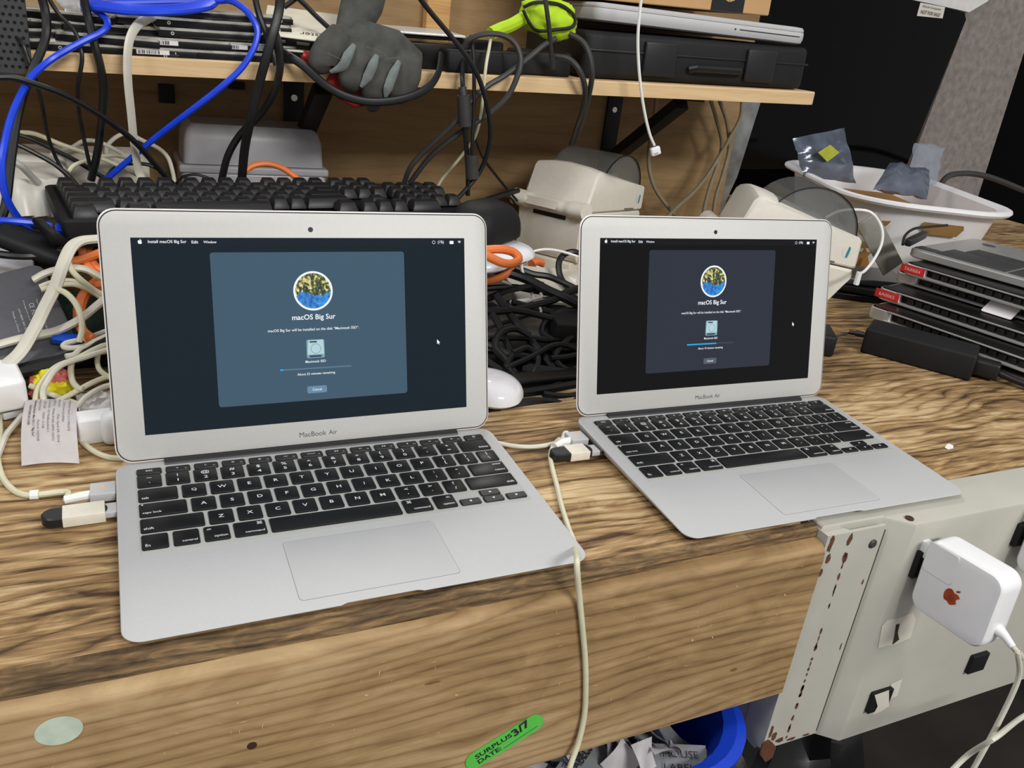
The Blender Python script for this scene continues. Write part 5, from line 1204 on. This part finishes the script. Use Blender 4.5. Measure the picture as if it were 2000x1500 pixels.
# beige cables behind shelf end
GBR = mat('beige_brown_cable', (134, 122, 98), .6)
hang('brownish cable hanging behind the right end of the shelf, left one', .0035, [V(1388, 195, .80), V(1400, 235, .80), V(1410, 280, .80), V(1402, 320, .79), V(1388, 360, .78), V(1376, 405, .76), V(1372, 440, .74)], m=GBR, name='brown_cable')
hang('brownish cable hanging behind the right end of the shelf, middle one', .0035, [V(1405, 195, .81), V(1420, 240, .81), V(1424, 290, .81), V(1412, 340, .80), V(1398, 385, .79), V(1392, 430, .78)], m=GBR, name='brown_cable')
hang('brownish cable crossing the metal sheet down to the right printer', .0035, [V(1450, 195, .80), V(1446, 230, .80), V(1428, 265, .80), V(1405, 305, .79), V(1380, 345, .78), V(1352, 378, .76), V(1325, 402, .74), V(1300, 428, .72)], m=GBR, name='brown_cable')
hang('grey cable falling behind the plugged white cord to the bench papers', .0035, [V(1282, 190, .83), V(1277, 240, .83), V(1268, 290, .83), V(1268, 330, .82), V(1278, 365, .81), V(1295, 392, .80), V(1318, 420, .78)], m=GBR, name='brown_cable')
# white charging lead hanging from above on the right
wl = cable('hanging_lead', 'thin white charging lead hanging from above with a square magnetic plug', CABWW, .0020, [V(1256, -30, .57), V(1250, 20, .57), V(1246, 70, .57), V(1247, 120, .57), V(1252, 175, .57), V(1260, 225, .57), V(1269, 262, .57), V(1278, 284, .57)])
bm = NB(); Mq = frame(V(1280, 295, .57), (1, -.2, .42), (-.1, -1, .1)); rbox(bm, .0135, .0115, .008, .0022, M=Mq); mk('magnetic_plug', bm, WPL, wl)
bm = NB(); rbox(bm, .006, .0022, .0006, .0002, M=Mq @ Matrix.Translation((-.001, -.0025, .0042))); mk('plug_contacts', bm, CABG, wl)
cable('white_cable', 'thin white cable hanging over the shelf edge beside the ferrite plugs', CABY, .0020, [V(960, 62, .60), V(956, 90, .59), V(949, 130, .58), V(944, 180, .58), V(938, 230, .585), V(927, 268, .60), V(905, 300, .62), V(880, 330, .63), V(862, 352, .63), V(849, 376, .63)])
cable('flat_cable', 'flat off-white ribbon-like cable hanging from the shelf drives to the keyboard', CABG if False else CABW, .0050, [V(302, 30, .625), V(288, 36, .61), V(268, 50, .597), V(254, 75, .585), V(249, 110, .58), V(250, 160, .582), V(256, 220, .59), V(262, 280, .60), V(270, 330, .61), V(278, 352, .61)], flat=.6, up=(0, 1, 0))
wc = [('upper pale cable slanting down to the keyboard from the left edge', CABY, .0024, [(38, 258, .64), (70, 262, .64), (120, 282, .64), (180, 303, .64), (235, 325, .635), (288, 352, .63)]),
      ('pale cable humping left of the flat cable', CABW, .0024, [(94, 309, .66), (108, 298, .66), (140, 288, .655), (165, 275, .655), (195, 278, .65), (235, 298, .645), (262, 318, .64), (282, 345, .635)]),
      ('small pale arc of cable low behind the keyboard', CABY, .0022, [(134, 335, .625), (146, 322, .63), (175, 312, .635), (210, 304, .64), (245, 308, .64), (272, 325, .635), (286, 352, .63)]),
      ('tall pale arc of cable in front of the clear box', CABW, .0024, [(207, 302, .68), (210, 284, .69), (228, 267, .70), (250, 261, .70), (280, 275, .69), (310, 290, .68), (328, 308, .67), (337, 335, .66), (341, 358, .65)]),
      ('grey-white cable over the white power strip', CABG, .0034, [(0, 308, .56), (20, 312, .56), (42, 325, .56), (62, 345, .57), (76, 358, .575)])]
for lb, m, r, pts in wc: cable('pale_cable', lb, m, r, [V(*p) for p in pts])

# orange extension cord pieces
oc = [('orange cord arching up behind the keyboard in front of the clear box', .0034, [V(466, 360, .60), V(475, 340, .605), V(492, 325, .61), V(520, 320, .612), V(548, 327, .61), V(572, 342, .605), V(600, 366, .60)]),
      ('orange cord entering at the left edge below the white power strip', .0042, [V(-20, 440, .47), V(5, 455, .468), V(28, 474, .465), V(58, 494, .46), V(95, 507, .45), V(135, 511, .44), V(170, 503, .44), V(205, 490, .44), V(240, 480, .44)]),
      ('orange cord dropping from under the keyboard at left', .0042, [V(168, 452, .455), V(162, 475, .45), V(163, 498, .445), V(172, 520, .44), V(196, 545, .43), V(220, 560, .42)]),
      ('orange cord bend beside the left laptop lid', .0042, [V(176, 480, .455), V(172, 492, .45), V(178, 510, .446), V(195, 528, .44), V(225, 542, .43)]),
      ('orange cord loop over the white mouse between the laptops', .0046, [V(925, 492, .36), V(950, 488, .36), V(980, 487, .362), V(1003, 493, .365), V(1013, 505, .36), V(1003, 514, .352), V(984, 514, .35), V(964, 506, .352), V(940, 494, .355)]),
      ('orange cord arch above the black mouse', .0038, [V(920, 432, .58), V(924, 412, .585), V(940, 402, .59), V(957, 406, .59), V(972, 420, .585)]),
      ('orange cord running under the black cables between the laptops', .0046, [V(925, 548, .42), V(955, 548, .42), V(980, 540, .425), V(995, 528, .43), V(998, 515, .44)]),
      ('orange plug end of cord in front of the printer stand', .006, [V(1038, 516, .56), V(1046, 512, .565), V(1058, 515, .57)])]
for lb, r, pts in oc: cable('orange_cord', lb, CABO, r, pts, 'cord', n=10)
# coil of orange cord at left
pts = []
for k in range(60):
    a = k*2*PI/15; t = k/60.
    pts.append(V(200+(50-6*t)*math.cos(a), 612+(58-8*math.sin(k))*math.sin(a)+8*t, .385+.02*math.sin(a*.5)-.028*math.sin(a)+.006*math.sin(k*2.1)))
cable('orange_cord', 'coil of orange cord half hidden behind the left laptop lid', CABO, .0040, pts, 'cord', n=8, sub=4)

# pale cables in the left heap
lc = [('wide off-white flat cable running down the left heap to the left edge', CABW, .0062, .62, [(198, 466, .40), (160, 470, .392), (138, 485, .382), (122, 520, .372), (108, 560, .362), (88, 600, .352), (66, 645, .342), (38, 690, .332), (0, 722, .325), (-30, 740, .32)]),
      ('second flat off-white cable crossing over the slate box', CABW, .0055, .6, [(-30, 682, .352), (15, 668, .352), (60, 657, .352), (110, 646, .354), (155, 624, .356), (190, 596, .36), (215, 575, .365)]),
      ('short flat pale cable arching towards the left laptop lid', CABW, .0052, .6, [(66, 546, .405), (90, 533, .405), (125, 524, .405), (158, 524, .405), (180, 532, .405), (215, 552, .40)]),
      ('round pale cable looping beside the left laptop lid', CABY, .0026, 1, [(215, 466, .425), (180, 468, .42), (150, 474, .412), (135, 490, .405), (133, 508, .40), (142, 530, .395), (165, 552, .39), (190, 570, .385), (215, 582, .38)]),
      ('thin pale cable fanning from the slate box, upper', CABY, .0022, 1, [(78, 560, .395), (100, 552, .395), (130, 548, .395), (155, 552, .393), (190, 570, .39)]),
      ('thin pale cable fanning from the slate box, middle', CABY, .0022, 1, [(80, 566, .385), (110, 558, .388), (145, 556, .388), (175, 568, .386), (210, 590, .38)]),
      ('thin pale cable curving down in front of the orange coil', CABY, .0025, 1, [(105, 563, .36), (128, 572, .352), (147, 592, .345), (158, 618, .338), (160, 645, .334), (154, 668, .33)]),
      ('pale cable of the looped bunch at the laptop lid, outer', CABW, .0024, 1, [(220, 642, .35), (185, 655, .345), (155, 664, .34), (130, 670, .336), (124, 677, .333), (138, 680, .332), (165, 676, .333), (200, 660, .335), (225, 650, .34)]),
      ('pale cable of the looped bunch at the laptop lid, middle', CABW, .0024, 1, [(225, 655, .34), (190, 668, .334), (160, 680, .33), (145, 692, .325), (128, 696, .322)]),
      ('pale cable of the looped bunch at the laptop lid, inner', CABY, .0024, 1, [(225, 664, .335), (185, 682, .328), (150, 700, .322), (118, 712, .318), (100, 724, .314), (85, 742, .31), (72, 765, .306), (68, 790, .302)]),
      ('pale cable running down in front of the coloured wrapper', CABW, .0025, 1, [(225, 678, .33), (170, 696, .322), (130, 708, .315), (108, 722, .308), (92, 745, .302), (84, 765, .30), (88, 795, .296)]),
      ('pale cable hanging as a hook beside the left laptop lid', CABY, .0025, 1, [(140, 705, .325), (138, 725, .318), (142, 745, .312), (152, 757, .308), (162, 760, .306)]),
      ('short pale cable hooking down at the left laptop lid', CABY, .0022, 1, [(192, 690, .33), (190, 708, .326), (196, 724, .32), (215, 738, .316)]),
      ('pale cable crossing from the charger to the spec label', CABY, .0024, 1, [(58, 753, .318), (80, 762, .314), (105, 772, .31), (130, 781, .306), (150, 788, .304)]),
      ('pale cable slanting up right to the left laptop lid', CABY, .0024, 1, [(110, 784, .303), (135, 772, .306), (165, 755, .31), (190, 743, .315), (225, 730, .32)]),
      ('pale cable slanting up below the other towards the lid', CABW, .0024, 1, [(150, 795, .296), (165, 778, .30), (185, 764, .304), (205, 755, .308), (225, 750, .31)]),
      ('pale cable lying level behind the spec label', CABG, .0024, 1, [(158, 798, .290), (180, 803, .29), (205, 804, .292), (230, 802, .294)]),
      ('pale cable end lying level below the crumpled papers', CABY, .0024, 1, [(160, 818, .272), (180, 820, .272), (205, 817, .274), (230, 812, .278)])]
for lb, m, r, fl, pts in lc: cable('pale_cable', lb, m, r, [V(*p) for p in pts], flat=fl)
cable('pale_cable', 'pale cable running down from the charger to the bench at the left edge', CABW, .0024, [H(45, 810, .008), H(28, 830, .004), H(12, 850, .0028), H(3, 872, .0026), H(-8, 900, .0026)])
cable('pale_cable', 'pale cable lying on the bench from the label to the nearer laptop', CABY, .0022, [H(157, 857, .0026), H(168, 870, .0026), H(188, 884, .0026), H(212, 893, .0026), H(240, 896, .0026)])
cable('black_cable', 'thick black cable sweeping under the slate box at left', CABK, .0065, [V(-30, 740, .33), V(20, 730, .33), V(70, 717, .33), V(120, 706, .33), V(165, 690, .332), V(200, 670, .336), V(228, 655, .34)])
cable('black_cable', 'black cable lying across the dark plugs at the left edge', CABK, .0036, [V(-20, 494, .44), V(20, 499, .44), V(60, 500, .44), V(100, 494, .445), V(130, 486, .45)])

# objects in the left heap
def pbox(name, label, cat, m, c3, M3, size, bev=.003, r=None, group=None):
    bm = NB(); rbox(bm, *size, bev, r=r, n=5); return tag(mk(name, bm, m, None, M3), label, cat, group)
# slate box with tiny print
q = [V(-40, 542, .43), V(80, 512, .44), V(120, 690, .345)]
xa = (q[1]-q[0]).normalized(); ya = (q[1]-q[2]).normalized(); na = xa.cross(ya).normalized(); na = na if na.z > 0 else -na
SMt = frame(q[1], xa, na); dl = (q[1]-q[2]).length
sl = thing('external_drive', 'slate grey rounded device box with tiny printed symbols at the left edge', 'device', SMt)
bm = NB(); slab(bm, .10, dl, .010, [(.002, -.020), (0, -.018), (0, -.002), (.0006, -.0006), (.002, 0)], n=6, cx=-.05, cy=-dl/2); mk('shell', bm, SLATE, sl)
bm = NB(); Rm = Matrix.Translation((-.028, -.062, .0002)) @ Matrix.Rotation(math.radians(-93), 4, 'Z')
for k, (s_, wd, ht) in enumerate((('Input 5V 1.2A  Class 2 device', .040, .0016), ('CE  FC  TUV  UL', .034, .0038), ('Designed and assembled', .044, .0014), ('S/N 0000 000 000', .028, .0014), ('Made in China', .024, .0014))):
    text(bm, s_, 0, .011-k*.0052, .0003, Rm, width=wd, height=ht)
mk('printing', bm, mat('light_print', (196, 196, 196), .6, noise_amt=0), sl)
# white usb charger
ch = thing('usb_charger', 'white cube charger with a folding prong slot at the left edge', 'charger', frame(V(60, 798, .302), (1, .25, .05), (0, -.15, 1)))
bm = NB(); rbox(bm, .062, .040, .028, .004, c=(-.031, .02, .014), n=4); mk('charger_body', bm, WPL, ch)
bm = NB(); rbox(bm, .022, .012, .0008, .0003, c=(-.036, .022, .0283)); mk('prong_slot', bm, CABG, ch)
boxed('flash_drive', 'small black and white stick lying under the white cube charger', 'usb stick', mat('pale_stick', (206, 208, 208), .5, noise_amt=.2, noise_scale=60), (.045, .012, .006), frame(H(8, 822, .002), (1, .55, .0), (0, 0, 1)), .001)
# sweet wrapper
bm = NB(); bmesh.ops.create_icosphere(bm, subdivisions=4, radius=1)
for v in bm.verts:
    q_ = v.co.copy(); k = 1+.25*noise.noise(q_*2.5)+.16*noise.noise(q_*6); v.co = Vector((q_.x*.017*k, q_.y*.011*k, q_.z*.017*k))
bm.faces.ensure_lookup_table()
for f in bm.faces:
    c_ = f.calc_center_median(); f.material_index = 1 if (c_.z < -.003 and c_.x > -.004) else (2 if (c_.z > .008 and c_.x > 0) or (c_.x < -.013) else 0)
tag(mk('sweet_wrapper', bm, [YEL, BLW, PKW], None, Matrix.Translation(V(103, 757, .326))), 'crumpled yellow and blue sweet wrapper among the pale cables', 'wrapper')
# white papers/plugs next to the lid
crumple('paper_slip', 'crumpled white paper slip between the label and the nearer laptop', 'paper', PAPER, [V(148, 772, .318), V(215, 762, .322), V(222, 800, .300), V(155, 806, .296)], .003, None, 3, .004)
crumple('paper_slip', 'small printed paper slip under the pale cable beside the nearer laptop', 'paper', PAPERG, [V(158, 800, .30), V(214, 798, .30), V(208, 826, .282), V(156, 832, .278)], .002, None, 8, .002)
tag(boxed('adapter_block', 'white plastic plug block between the spec label and the nearer laptop', 'adapter', WPL, (.026, .02, .022), frame(H(157, 872, 0), (1, .12, 0), (0, 0, 1)), .002), None)
pg = boxed('white_plug', 'white rounded plug against the nearer laptop hinge', 'plug', WPL, (.030, .018, .026), frame(H(202, 876, 0), (1, .1, 0), (0, 0, 1)), .006)
# black mouse-like adapters + drive at left
tag(crumple('webcam_clip', 'dark angular plastic clip lying on the cables left of the keyboard', 'clip', DARKM, [V(62, 432, .45), V(78, 430, .45), V(140, 478, .43), V(100, 475, .43)], .012, None, 7, .001), None)
pbox('dark_adapter', 'dark scuffed adapter body at left under the blue cable', 'adapter', DARKM, None, frame(V(62, 478, .452), (1, -.1, -.45), (.2, -.5, 1)), (.060, .030, .016), .007)
pbox('small_board', 'thin silver-edged drive tray under the keyboard corner', 'drive', DRIVEB, None, frame(V(150, 470, .47), (1, .2, .10), (0, -.3, 1)), (.075, .05, .005), .001)
pbox('white_box', 'white box corner behind the slate device at the left edge', 'box', WPL, None, frame(V(5, 505, .50), (1, .2, -.3), (0, -.4, 1)), (.05, .05, .02), .003)
pbox('green_circuit_board', 'dark green circuit board deep in the left heap', 'circuit board', mat('pcb_green', (16, 44, 34), .4, noise_amt=.3), None, frame(V(140, 620, .40), (1, 0, 0), (0, -.5, 1)), (.10, .06, .004), .001)
pbox('blue_connector', 'blue and silver connector under the flat cable in the left heap', 'connector', BLW, None, frame(V(130, 662, .35), (1, -.1, -.2), (0, -.5, 1)), (.022, .010, .006), .001)
pbox('dark_case', 'dark case filling the bottom of the left heap', 'case', DARKM, None, Matrix.Translation((-.03, .455, .020)), (.13, .10, .040), .006)
pbox('dark_case', 'dark case standing higher at the back of the left heap', 'case', DARKM, None, Matrix.Translation((-.135, .56, .045)), (.12, .10, .090), .006)
# white power strip / ribbed plastic holder
ws = thing('power_strip', 'bulky white ribbed plastic plug holder left of the black keyboard', 'power strip', Matrix.Translation(V(50, 400, .60)))
iw = ws.matrix_world.inverted()
bm = NB(); Mw = frame(V(52, 372, .64), (1, .05, 0), (0, -.35, 1)); rbox(bm, .085, .11, .05, .012, M=Mw, n=5); mk('strip_body', bm, mat('translucent_white', (206, 202, 192), .35, noise_amt=.05, noise_scale=20), ws, iw)
for x in (42, 78, 108):
    bm = NB(); tube(bm, spline([V(x, 362, .588), V(x+2, 385, .578), V(x+10, 425, .570)], 4), .0120, 14, rr=None); mk('rib', bm, mat('translucent_white', (206, 202, 192)), ws, iw)
bm = NB(); rbox(bm, .07, .06, .05, .008, M=frame(V(62, 335, .68), (1, .05, 0), (0, -.1, 1)), n=4); tag(mk('plug_adapter', bm, mat('translucent_white', (206, 202, 192))), 'white plug adapter standing behind the ribbed holder', 'adapter')
bm = NB(); rbox(bm, .095, .05, .055, .010, M=frame(V(205, 338, .70), (1, .1, 0), (0, -.1, 1)), n=4); tag(mk('router_box', bm, mat('off_white_box', (214, 208, 196), .5)), 'off-white plastic box behind the keyboard under the pale cables', 'box')

# clear storage box behind keyboard
cbx = thing('storage_box', 'frosted clear plastic box with a raised lid behind the black keyboard', 'storage box', Matrix.Translation((.165, .79, .09)))
ic = cbx.matrix_world.inverted()
# stands on something dark at z~0.07
boxed('base_carton', 'brown carton supporting the frosted clear box behind the keyboard', 'carton', CARDB, (.20, .09, .075), Matrix.Translation((.065, .728, .0)), .002)
bm = NB(); rbox(bm, .182, .095, .052, .006, c=(.165, .775, .102), n=4); mk('box_body', bm, CLEARP, cbx, ic)
bm = NB(); rbox(bm, .188, .100, .010, .003, c=(.165, .775, .130), n=4); mk('box_rim', bm, CLEARP, cbx, ic)
bm = NB(); 
loft(bm, [[(x, y, z) for x, y in rrect(.176-2*i, .092-2*i, .008, 4, .165, .775)] for i, z in ((0, .136), (.002, .166), (.006, .178), (.012, .184))]); mk('box_lid', bm, CLEARP, cbx, ic)
bm = NB(); slab(bm, .05, .022, .010, [(0, 0), (0, .002)], M=frame((.165, .7235, .112), (1, 0, 0), (0, -1, 0))); mk('latch', bm, CLEARP, cbx, ic)
bm = NB(); rbox(bm, .020, .004, .024, .001, c=(.068, .852, .205)); tag(mk('black_hook', bm, DARKM), 'small black hook on the plywood above the frosted box', 'hook')
bm = NB(); rbox(bm, .022, .004, .010, .001, c=(.158, .852, .222)); tag(mk('black_hook', bm, DARKM), 'small black catch on the plywood right of the hook', 'hook')

# ================================================================ heap between the laptops
def mouse(label, M, m, L=.11, W2=.06, Hh=.028, base=None, name='computer_mouse'):
    t = thing(name, label, 'mouse', M)
    bm = NB(); R = []
    for k in range(9):
        a = k/8*PI/2; s_ = math.cos(a)**.55 if k < 8 else .02; R.append([(x, y, .004+(Hh-.004)*math.sin(a)*(1-.15*(y/L))) for x, y in rrect(W2*s_, L*s_, W2*.42*s_, 7)])
    R = [[(x*.9, y*.94, .001) for x, y in rrect(W2, L, W2*.42, 7)]]+R
    loft(bm, R); mk('mouse_shell', bm, m, t)
    bm = NB(); slab(bm, W2*.86, L*.9, W2*.35, [(0, 0), (0, .0012)]); mk('mouse_sole', bm, base or DARKP, t)
    return t
# supporting layers
LAY = [('closed black laptop at the bottom of the heap between the laptops', DRIVEB, (.30, .20, .009), Matrix.Translation((.352, .288, 0)) @ Matrix.Rotation(.06, 4, 'Z')),
       ('grey closed laptop in the middle of the heap between the laptops', GREYSL, (.22, .16, .016), Matrix.Translation((.335, .370, .0095)) @ Matrix.Rotation(-.12, 4, 'Z')),
       ('navy closed laptop uppermost in the heap between the laptops', NAVY, (.16, .13, .014), Matrix.Translation((.35, .425, .0260)) @ Matrix.Rotation(.25, 4, 'Z'))]
for lb, m, sz, M in LAY: boxed('old_laptop', lb, 'laptop', m, sz, M, .003)
boxed('flat_tablet', 'dull silver tablet corner showing under the black cables', 'tablet', GREYSL, (.13, .10, .006), frame(V(925, 655, .385), (1, .5, .05), (0, -.25, 1)), .0015)
boxed('flat_box', 'black box with a ridge at the right of the cable heap, behind the right laptop', 'box', DARKM, (.07, .05, .022), frame(V(1082, 668, .35), (1, -.15, -.05), (0, -.1, 1)), .002)
boxed('white_adapter', 'pale flat adapter under the black cables in front of the printer stand', 'adapter', WPL, (.055, .03, .004), frame(V(1040, 548, .50), (1, -.5, -.25), (0, -.4, 1)), .001)
boxed('beige_board', 'beige plastic panel lying under the cable heap', 'panel', BEIGE2, (.12, .07, .005), frame(V(1010, 592, .45), (1, .05, -.1), (0, -.4, 1)), .001)
boxed('white_connector', 'white flat connector among the black cables', 'connector', WPL, (.026, .008, .004), frame(V(1000, 600, .40), (1, .1, .05), (0, -.4, 1)), .0008)
boxed('glossy_strip', 'black glossy strip reflecting a lamp in the cable heap', 'strip', mat('glossy_black', (12, 12, 13), .12), (.055, .012, .004), frame(V(1018, 728, .315), (1, -.25, -.12), (0, -.5, 1)), .0008)
mouse('white glossy computer mouse under the black mouse, between the laptops', frame(V(962, 510, .435), (.5, -.86, 0), (0, -.12, 1)), MIRR, .112, .066, .020)
mouse('black computer mouse with a grey mark resting on the white mouse', frame(V(938, 492, .455), (.55, -.80, -.1), (.05, -.15, 1)) @ Matrix.Translation((0, 0, .018)), DARKM, .100, .062, .042)
mouse('white glossy mouse lying on the bench beside the right edge of the nearer laptop', Matrix.Translation((.300, .287, .003)) @ Matrix.Rotation(math.radians(52), 4, 'Z'), MIRR, .114, .062, .024, mat('mouse_sole_grey', (168, 160, 150), .5))
bm = NB(); text(bm, 'G', 0, 0, 0, frame(V(941, 415, .44), (1, -.2, -.1), (-.1, -1, .8)), height=.006, bold=.02)
mc = [('broad black printed cable slanting across the heap from upper left', .0050, [(925, 515, .44), (955, 524, .435), (990, 532, .43), (1030, 546, .42), (1070, 567, .405), (1110, 585, .39), (1150, 606, .38)]),
      ('black cable from the left lid rising to the heap centre', .0034, [(925, 592, .40), (955, 582, .405), (990, 568, .41), (1030, 560, .415), (1060, 556, .42)]),
      ('black cable nearly level through the upper heap', .0034, [(930, 566, .425), (965, 562, .425), (1005, 561, .425), (1045, 568, .42), (1085, 575, .415), (1130, 584, .41)]),
      ('black cable from the left lid curving up to the printed cable', .0040, [(925, 608, .38), (965, 608, .382), (1005, 605, .385), (1045, 596, .39), (1080, 586, .395), (1105, 572, .40), (1140, 560, .405)]),
      ('black cable running down right through the upper heap', .0036, [(1000, 590, .395), (1035, 600, .39), (1075, 610, .385), (1110, 620, .38), (1150, 630, .375)]),
      ('black printed cable low in the upper heap', .0036, [(990, 604, .385), (1030, 610, .38), (1070, 620, .372), (1110, 630, .365), (1145, 640, .36)]),
      ('black cable dropping from the left lid down the heap', .0036, [(960, 612, .375), (975, 635, .365), (990, 670, .35), (1008, 710, .33), (1025, 740, .312), (1045, 760, .30)]),
      ('black cable parallel to it dropping to the bench', .0040, [(968, 575, .40), (985, 598, .39), (1010, 632, .375), (1040, 668, .352), (1062, 695, .335), (1080, 720, .32), (1090, 745, .305), (1088, 760, .30)]),
      ('black loop of cable at the left of the lower heap', .0036, [(1035, 655, .345), (1010, 642, .352), (985, 645, .35), (970, 660, .343), (968, 680, .335), (985, 700, .326), (1005, 728, .315), (1022, 758, .30), (1045, 790, .285)]),
      ('black loop of cable at the right of the lower heap', .0030, [(985, 720, .315), (1020, 705, .322), (1050, 690, .33), (1075, 676, .336), (1100, 673, .338), (1125, 682, .335), (1150, 695, .33)]),
      ('black cable arching level across the lower heap', .0030, [(1075, 700, .325), (1100, 698, .326), (1130, 692, .33), (1160, 684, .335)]),
      ('black cable from lower heap rising to the right lid', .0032, [(1040, 760, .295), (1070, 748, .30), (1095, 735, .307), (1120, 722, .315), (1150, 708, .32)]),
      ('thick black printed cable bowing along the front of the heap', .0050, [(925, 752, .285), (950, 766, .278), (990, 770, .275), (1030, 768, .276), (1070, 762, .28), (1110, 755, .285), (1150, 748, .29)]),
      ('black cable curling under the front cable at the left lid', .0042, [(930, 745, .28), (952, 762, .268), (968, 780, .26), (975, 798, .252), (965, 808, .248), (945, 808, .248), (925, 803, .25)]),
      ('thick black cable lying along the bench at the foot of the heap', .0050, [(950, 808, .250), (980, 800, .252), (1015, 790, .256), (1045, 786, .258), (1080, 788, .257), (1105, 794, .254), (1140, 785, .258)]),
      ('black cable merging right at the foot of the heap', .0045, [(1060, 772, .268), (1090, 776, .265), (1120, 775, .266), (1150, 768, .27)]),
      ('thin black cable near the front right of the heap', .0035, [(1085, 796, .252), (1105, 792, .254), (1130, 780, .26), (1150, 770, .265)]),
      ('dark cable standing in a hook before the left printer', .0036, [(1140, 500, .50), (1120, 492, .50), (1102, 497, .50), (1092, 512, .495), (1093, 535, .485), (1104, 556, .475), (1125, 575, .46)]),
      ('dark cable behind the printed one towards the printer stand', .0036, [(1005, 522, .47), (1040, 535, .465), (1070, 540, .46), (1100, 552, .45), (1140, 572, .44)]),
      ('black cable low behind the white bench mouse', .0036, [(935, 668, .345), (960, 676, .34), (990, 690, .332), (1020, 695, .33), (1050, 700, .328)]),
      ('black cable crossing deep in the heap, level', .0034, [(940, 662, .355), (985, 660, .355), (1030, 660, .355), (1070, 664, .352), (1100, 660, .352)]),
      ('black cable zigzagging at the right of the lower heap', .0036, [(1150, 722, .31), (1115, 736, .30), (1085, 752, .292), (1060, 772, .283), (1082, 783, .272), (1118, 772, .276), (1150, 762, .28)]),
      ('black cable bending under the right laptop lid, upper', .0034, [(1150, 640, .36), (1118, 655, .35), (1085, 690, .333), (1095, 715, .32), (1125, 728, .312), (1150, 730, .312)]),
      ('black cable crossing low from the white bench mouse to the right', .0036, [(1010, 765, .288), (1045, 775, .28), (1080, 765, .285), (1115, 748, .295), (1150, 738, .30)]),
      ('black cable at the very right of the middle heap', .0034, [(1150, 612, .385), (1120, 606, .385), (1090, 612, .38), (1065, 630, .37), (1060, 650, .36), (1080, 665, .35)]),
      ('black cable loop deep in the lower heap', .0034, [(1000, 690, .33), (1030, 680, .335), (1050, 700, .327), (1040, 730, .312), (1010, 735, .31), (990, 715, .318), (1000, 692, .33)]),
      ('black cable deep in the heap slanting to the right', .0036, [(930, 690, .335), (965, 715, .322), (1000, 738, .31), (1030, 755, .30)])]
for lb, r, pts in mc: cable('black_cable', lb, CABK, r*1.12, [V(*p) for p in pts], n=8)
for lb, m, r, pts in [('thin white cable arching over the white mouse towards the right lid', CABWW, .0016, [(1028, 498, .49), (1045, 490, .49), (1070, 487, .49), (1100, 492, .49), (1140, 505, .485)]),
                      ('thin white cable dropping below the white mouse', CABWW, .0020, [(1018, 514, .44), (1020, 530, .435), (1026, 545, .43), (1034, 562, .425), (1042, 580, .415), (1048, 598, .41)]),
                      ('thin pale cable curling under the black cables', CABW, .0018, [(1000, 592, .40), (1020, 592, .40), (1045, 584, .402), (1058, 580, .404), (1056, 572, .408)]),
                      ('small white hook of cable in the middle heap', CABWW, .0018, [(1012, 609, .385), (1030, 614, .382), (1050, 615, .382), (1056, 610, .384), (1054, 600, .386)]),
                      ('grey cable stub at the left lid in the upper heap', CABG, .0020, [(948, 535, .43), (970, 545, .428), (998, 556, .425)]),
                      ('grey cable stub lower at the left lid', CABG, .0020, [(945, 575, .41), (965, 588, .405), (992, 602, .40)]),
                      ]:
    cable('thin_cable', lb, m, r, [V(*p) for p in pts])
cable('white_cable', 'bright white cable looping from the right printer along the basket', CABWW, .0021, [V(1612, 425, .50), V(1640, 412, .50), V(1680, 410, .50), V(1705, 418, .49), V(1722, 445, .48), V(1722, 475, .46), V(1708, 505, .44), V(1690, 528, .43), V(1676, 536, .42)])
bm = NB(); p = V(1675, 545, .415); tube(bm, [p+Vector((0, 0, .010)), p-Vector((0, 0, .008))], .004, 10); tag(mk('cable_plug', bm, WPL), 'white plug end hanging beside the right printer', 'plug')
boxed('metal_bracket', 'slanting dull metal flap between the right printer and the basket', 'bracket', mat('flap_metal', (150, 148, 138), .45, .4), (.10, .035, .003), frame(V(1672, 440, .52), (.62, -.2, -.72), (-.5, -.7, .3)), .0008)
# papers on bench between printers
for k, (tl, tr, br, bl) in enumerate((((1285, 388), (1348, 392), (1360, 410), (1290, 402)), ((1290, 412), (1352, 418), (1365, 440), (1300, 440)))):
    bm = NB(); z = .004+.003*k; vs = [bm.verts.new(V(x, y, .70+.0*(y))) for x, y in (tl, tr, br, bl)]; bm.clear()
    vs = [bm.verts.new(H(x, y, .045-.012*k)) for x, y in (tl, tr, br, bl)]; face(bm, vs); bmesh.ops.solidify(bm, geom=bm.faces[:], thickness=.003)
    tag(mk('paper_pad', bm, PAPER), ['white paper pad behind, between the two label printers', 'white paper sheet in front, between the two label printers'][k], 'paper')
boxed('paper_tray', 'grey tray holding papers between the printers', 'tray', mat('tray_grey', (96, 94, 88), .6), (.16, .12, .028), Matrix.Translation((.72, .69, .0)) @ Matrix.Rotation(-.5, 4, 'Z'), .003)
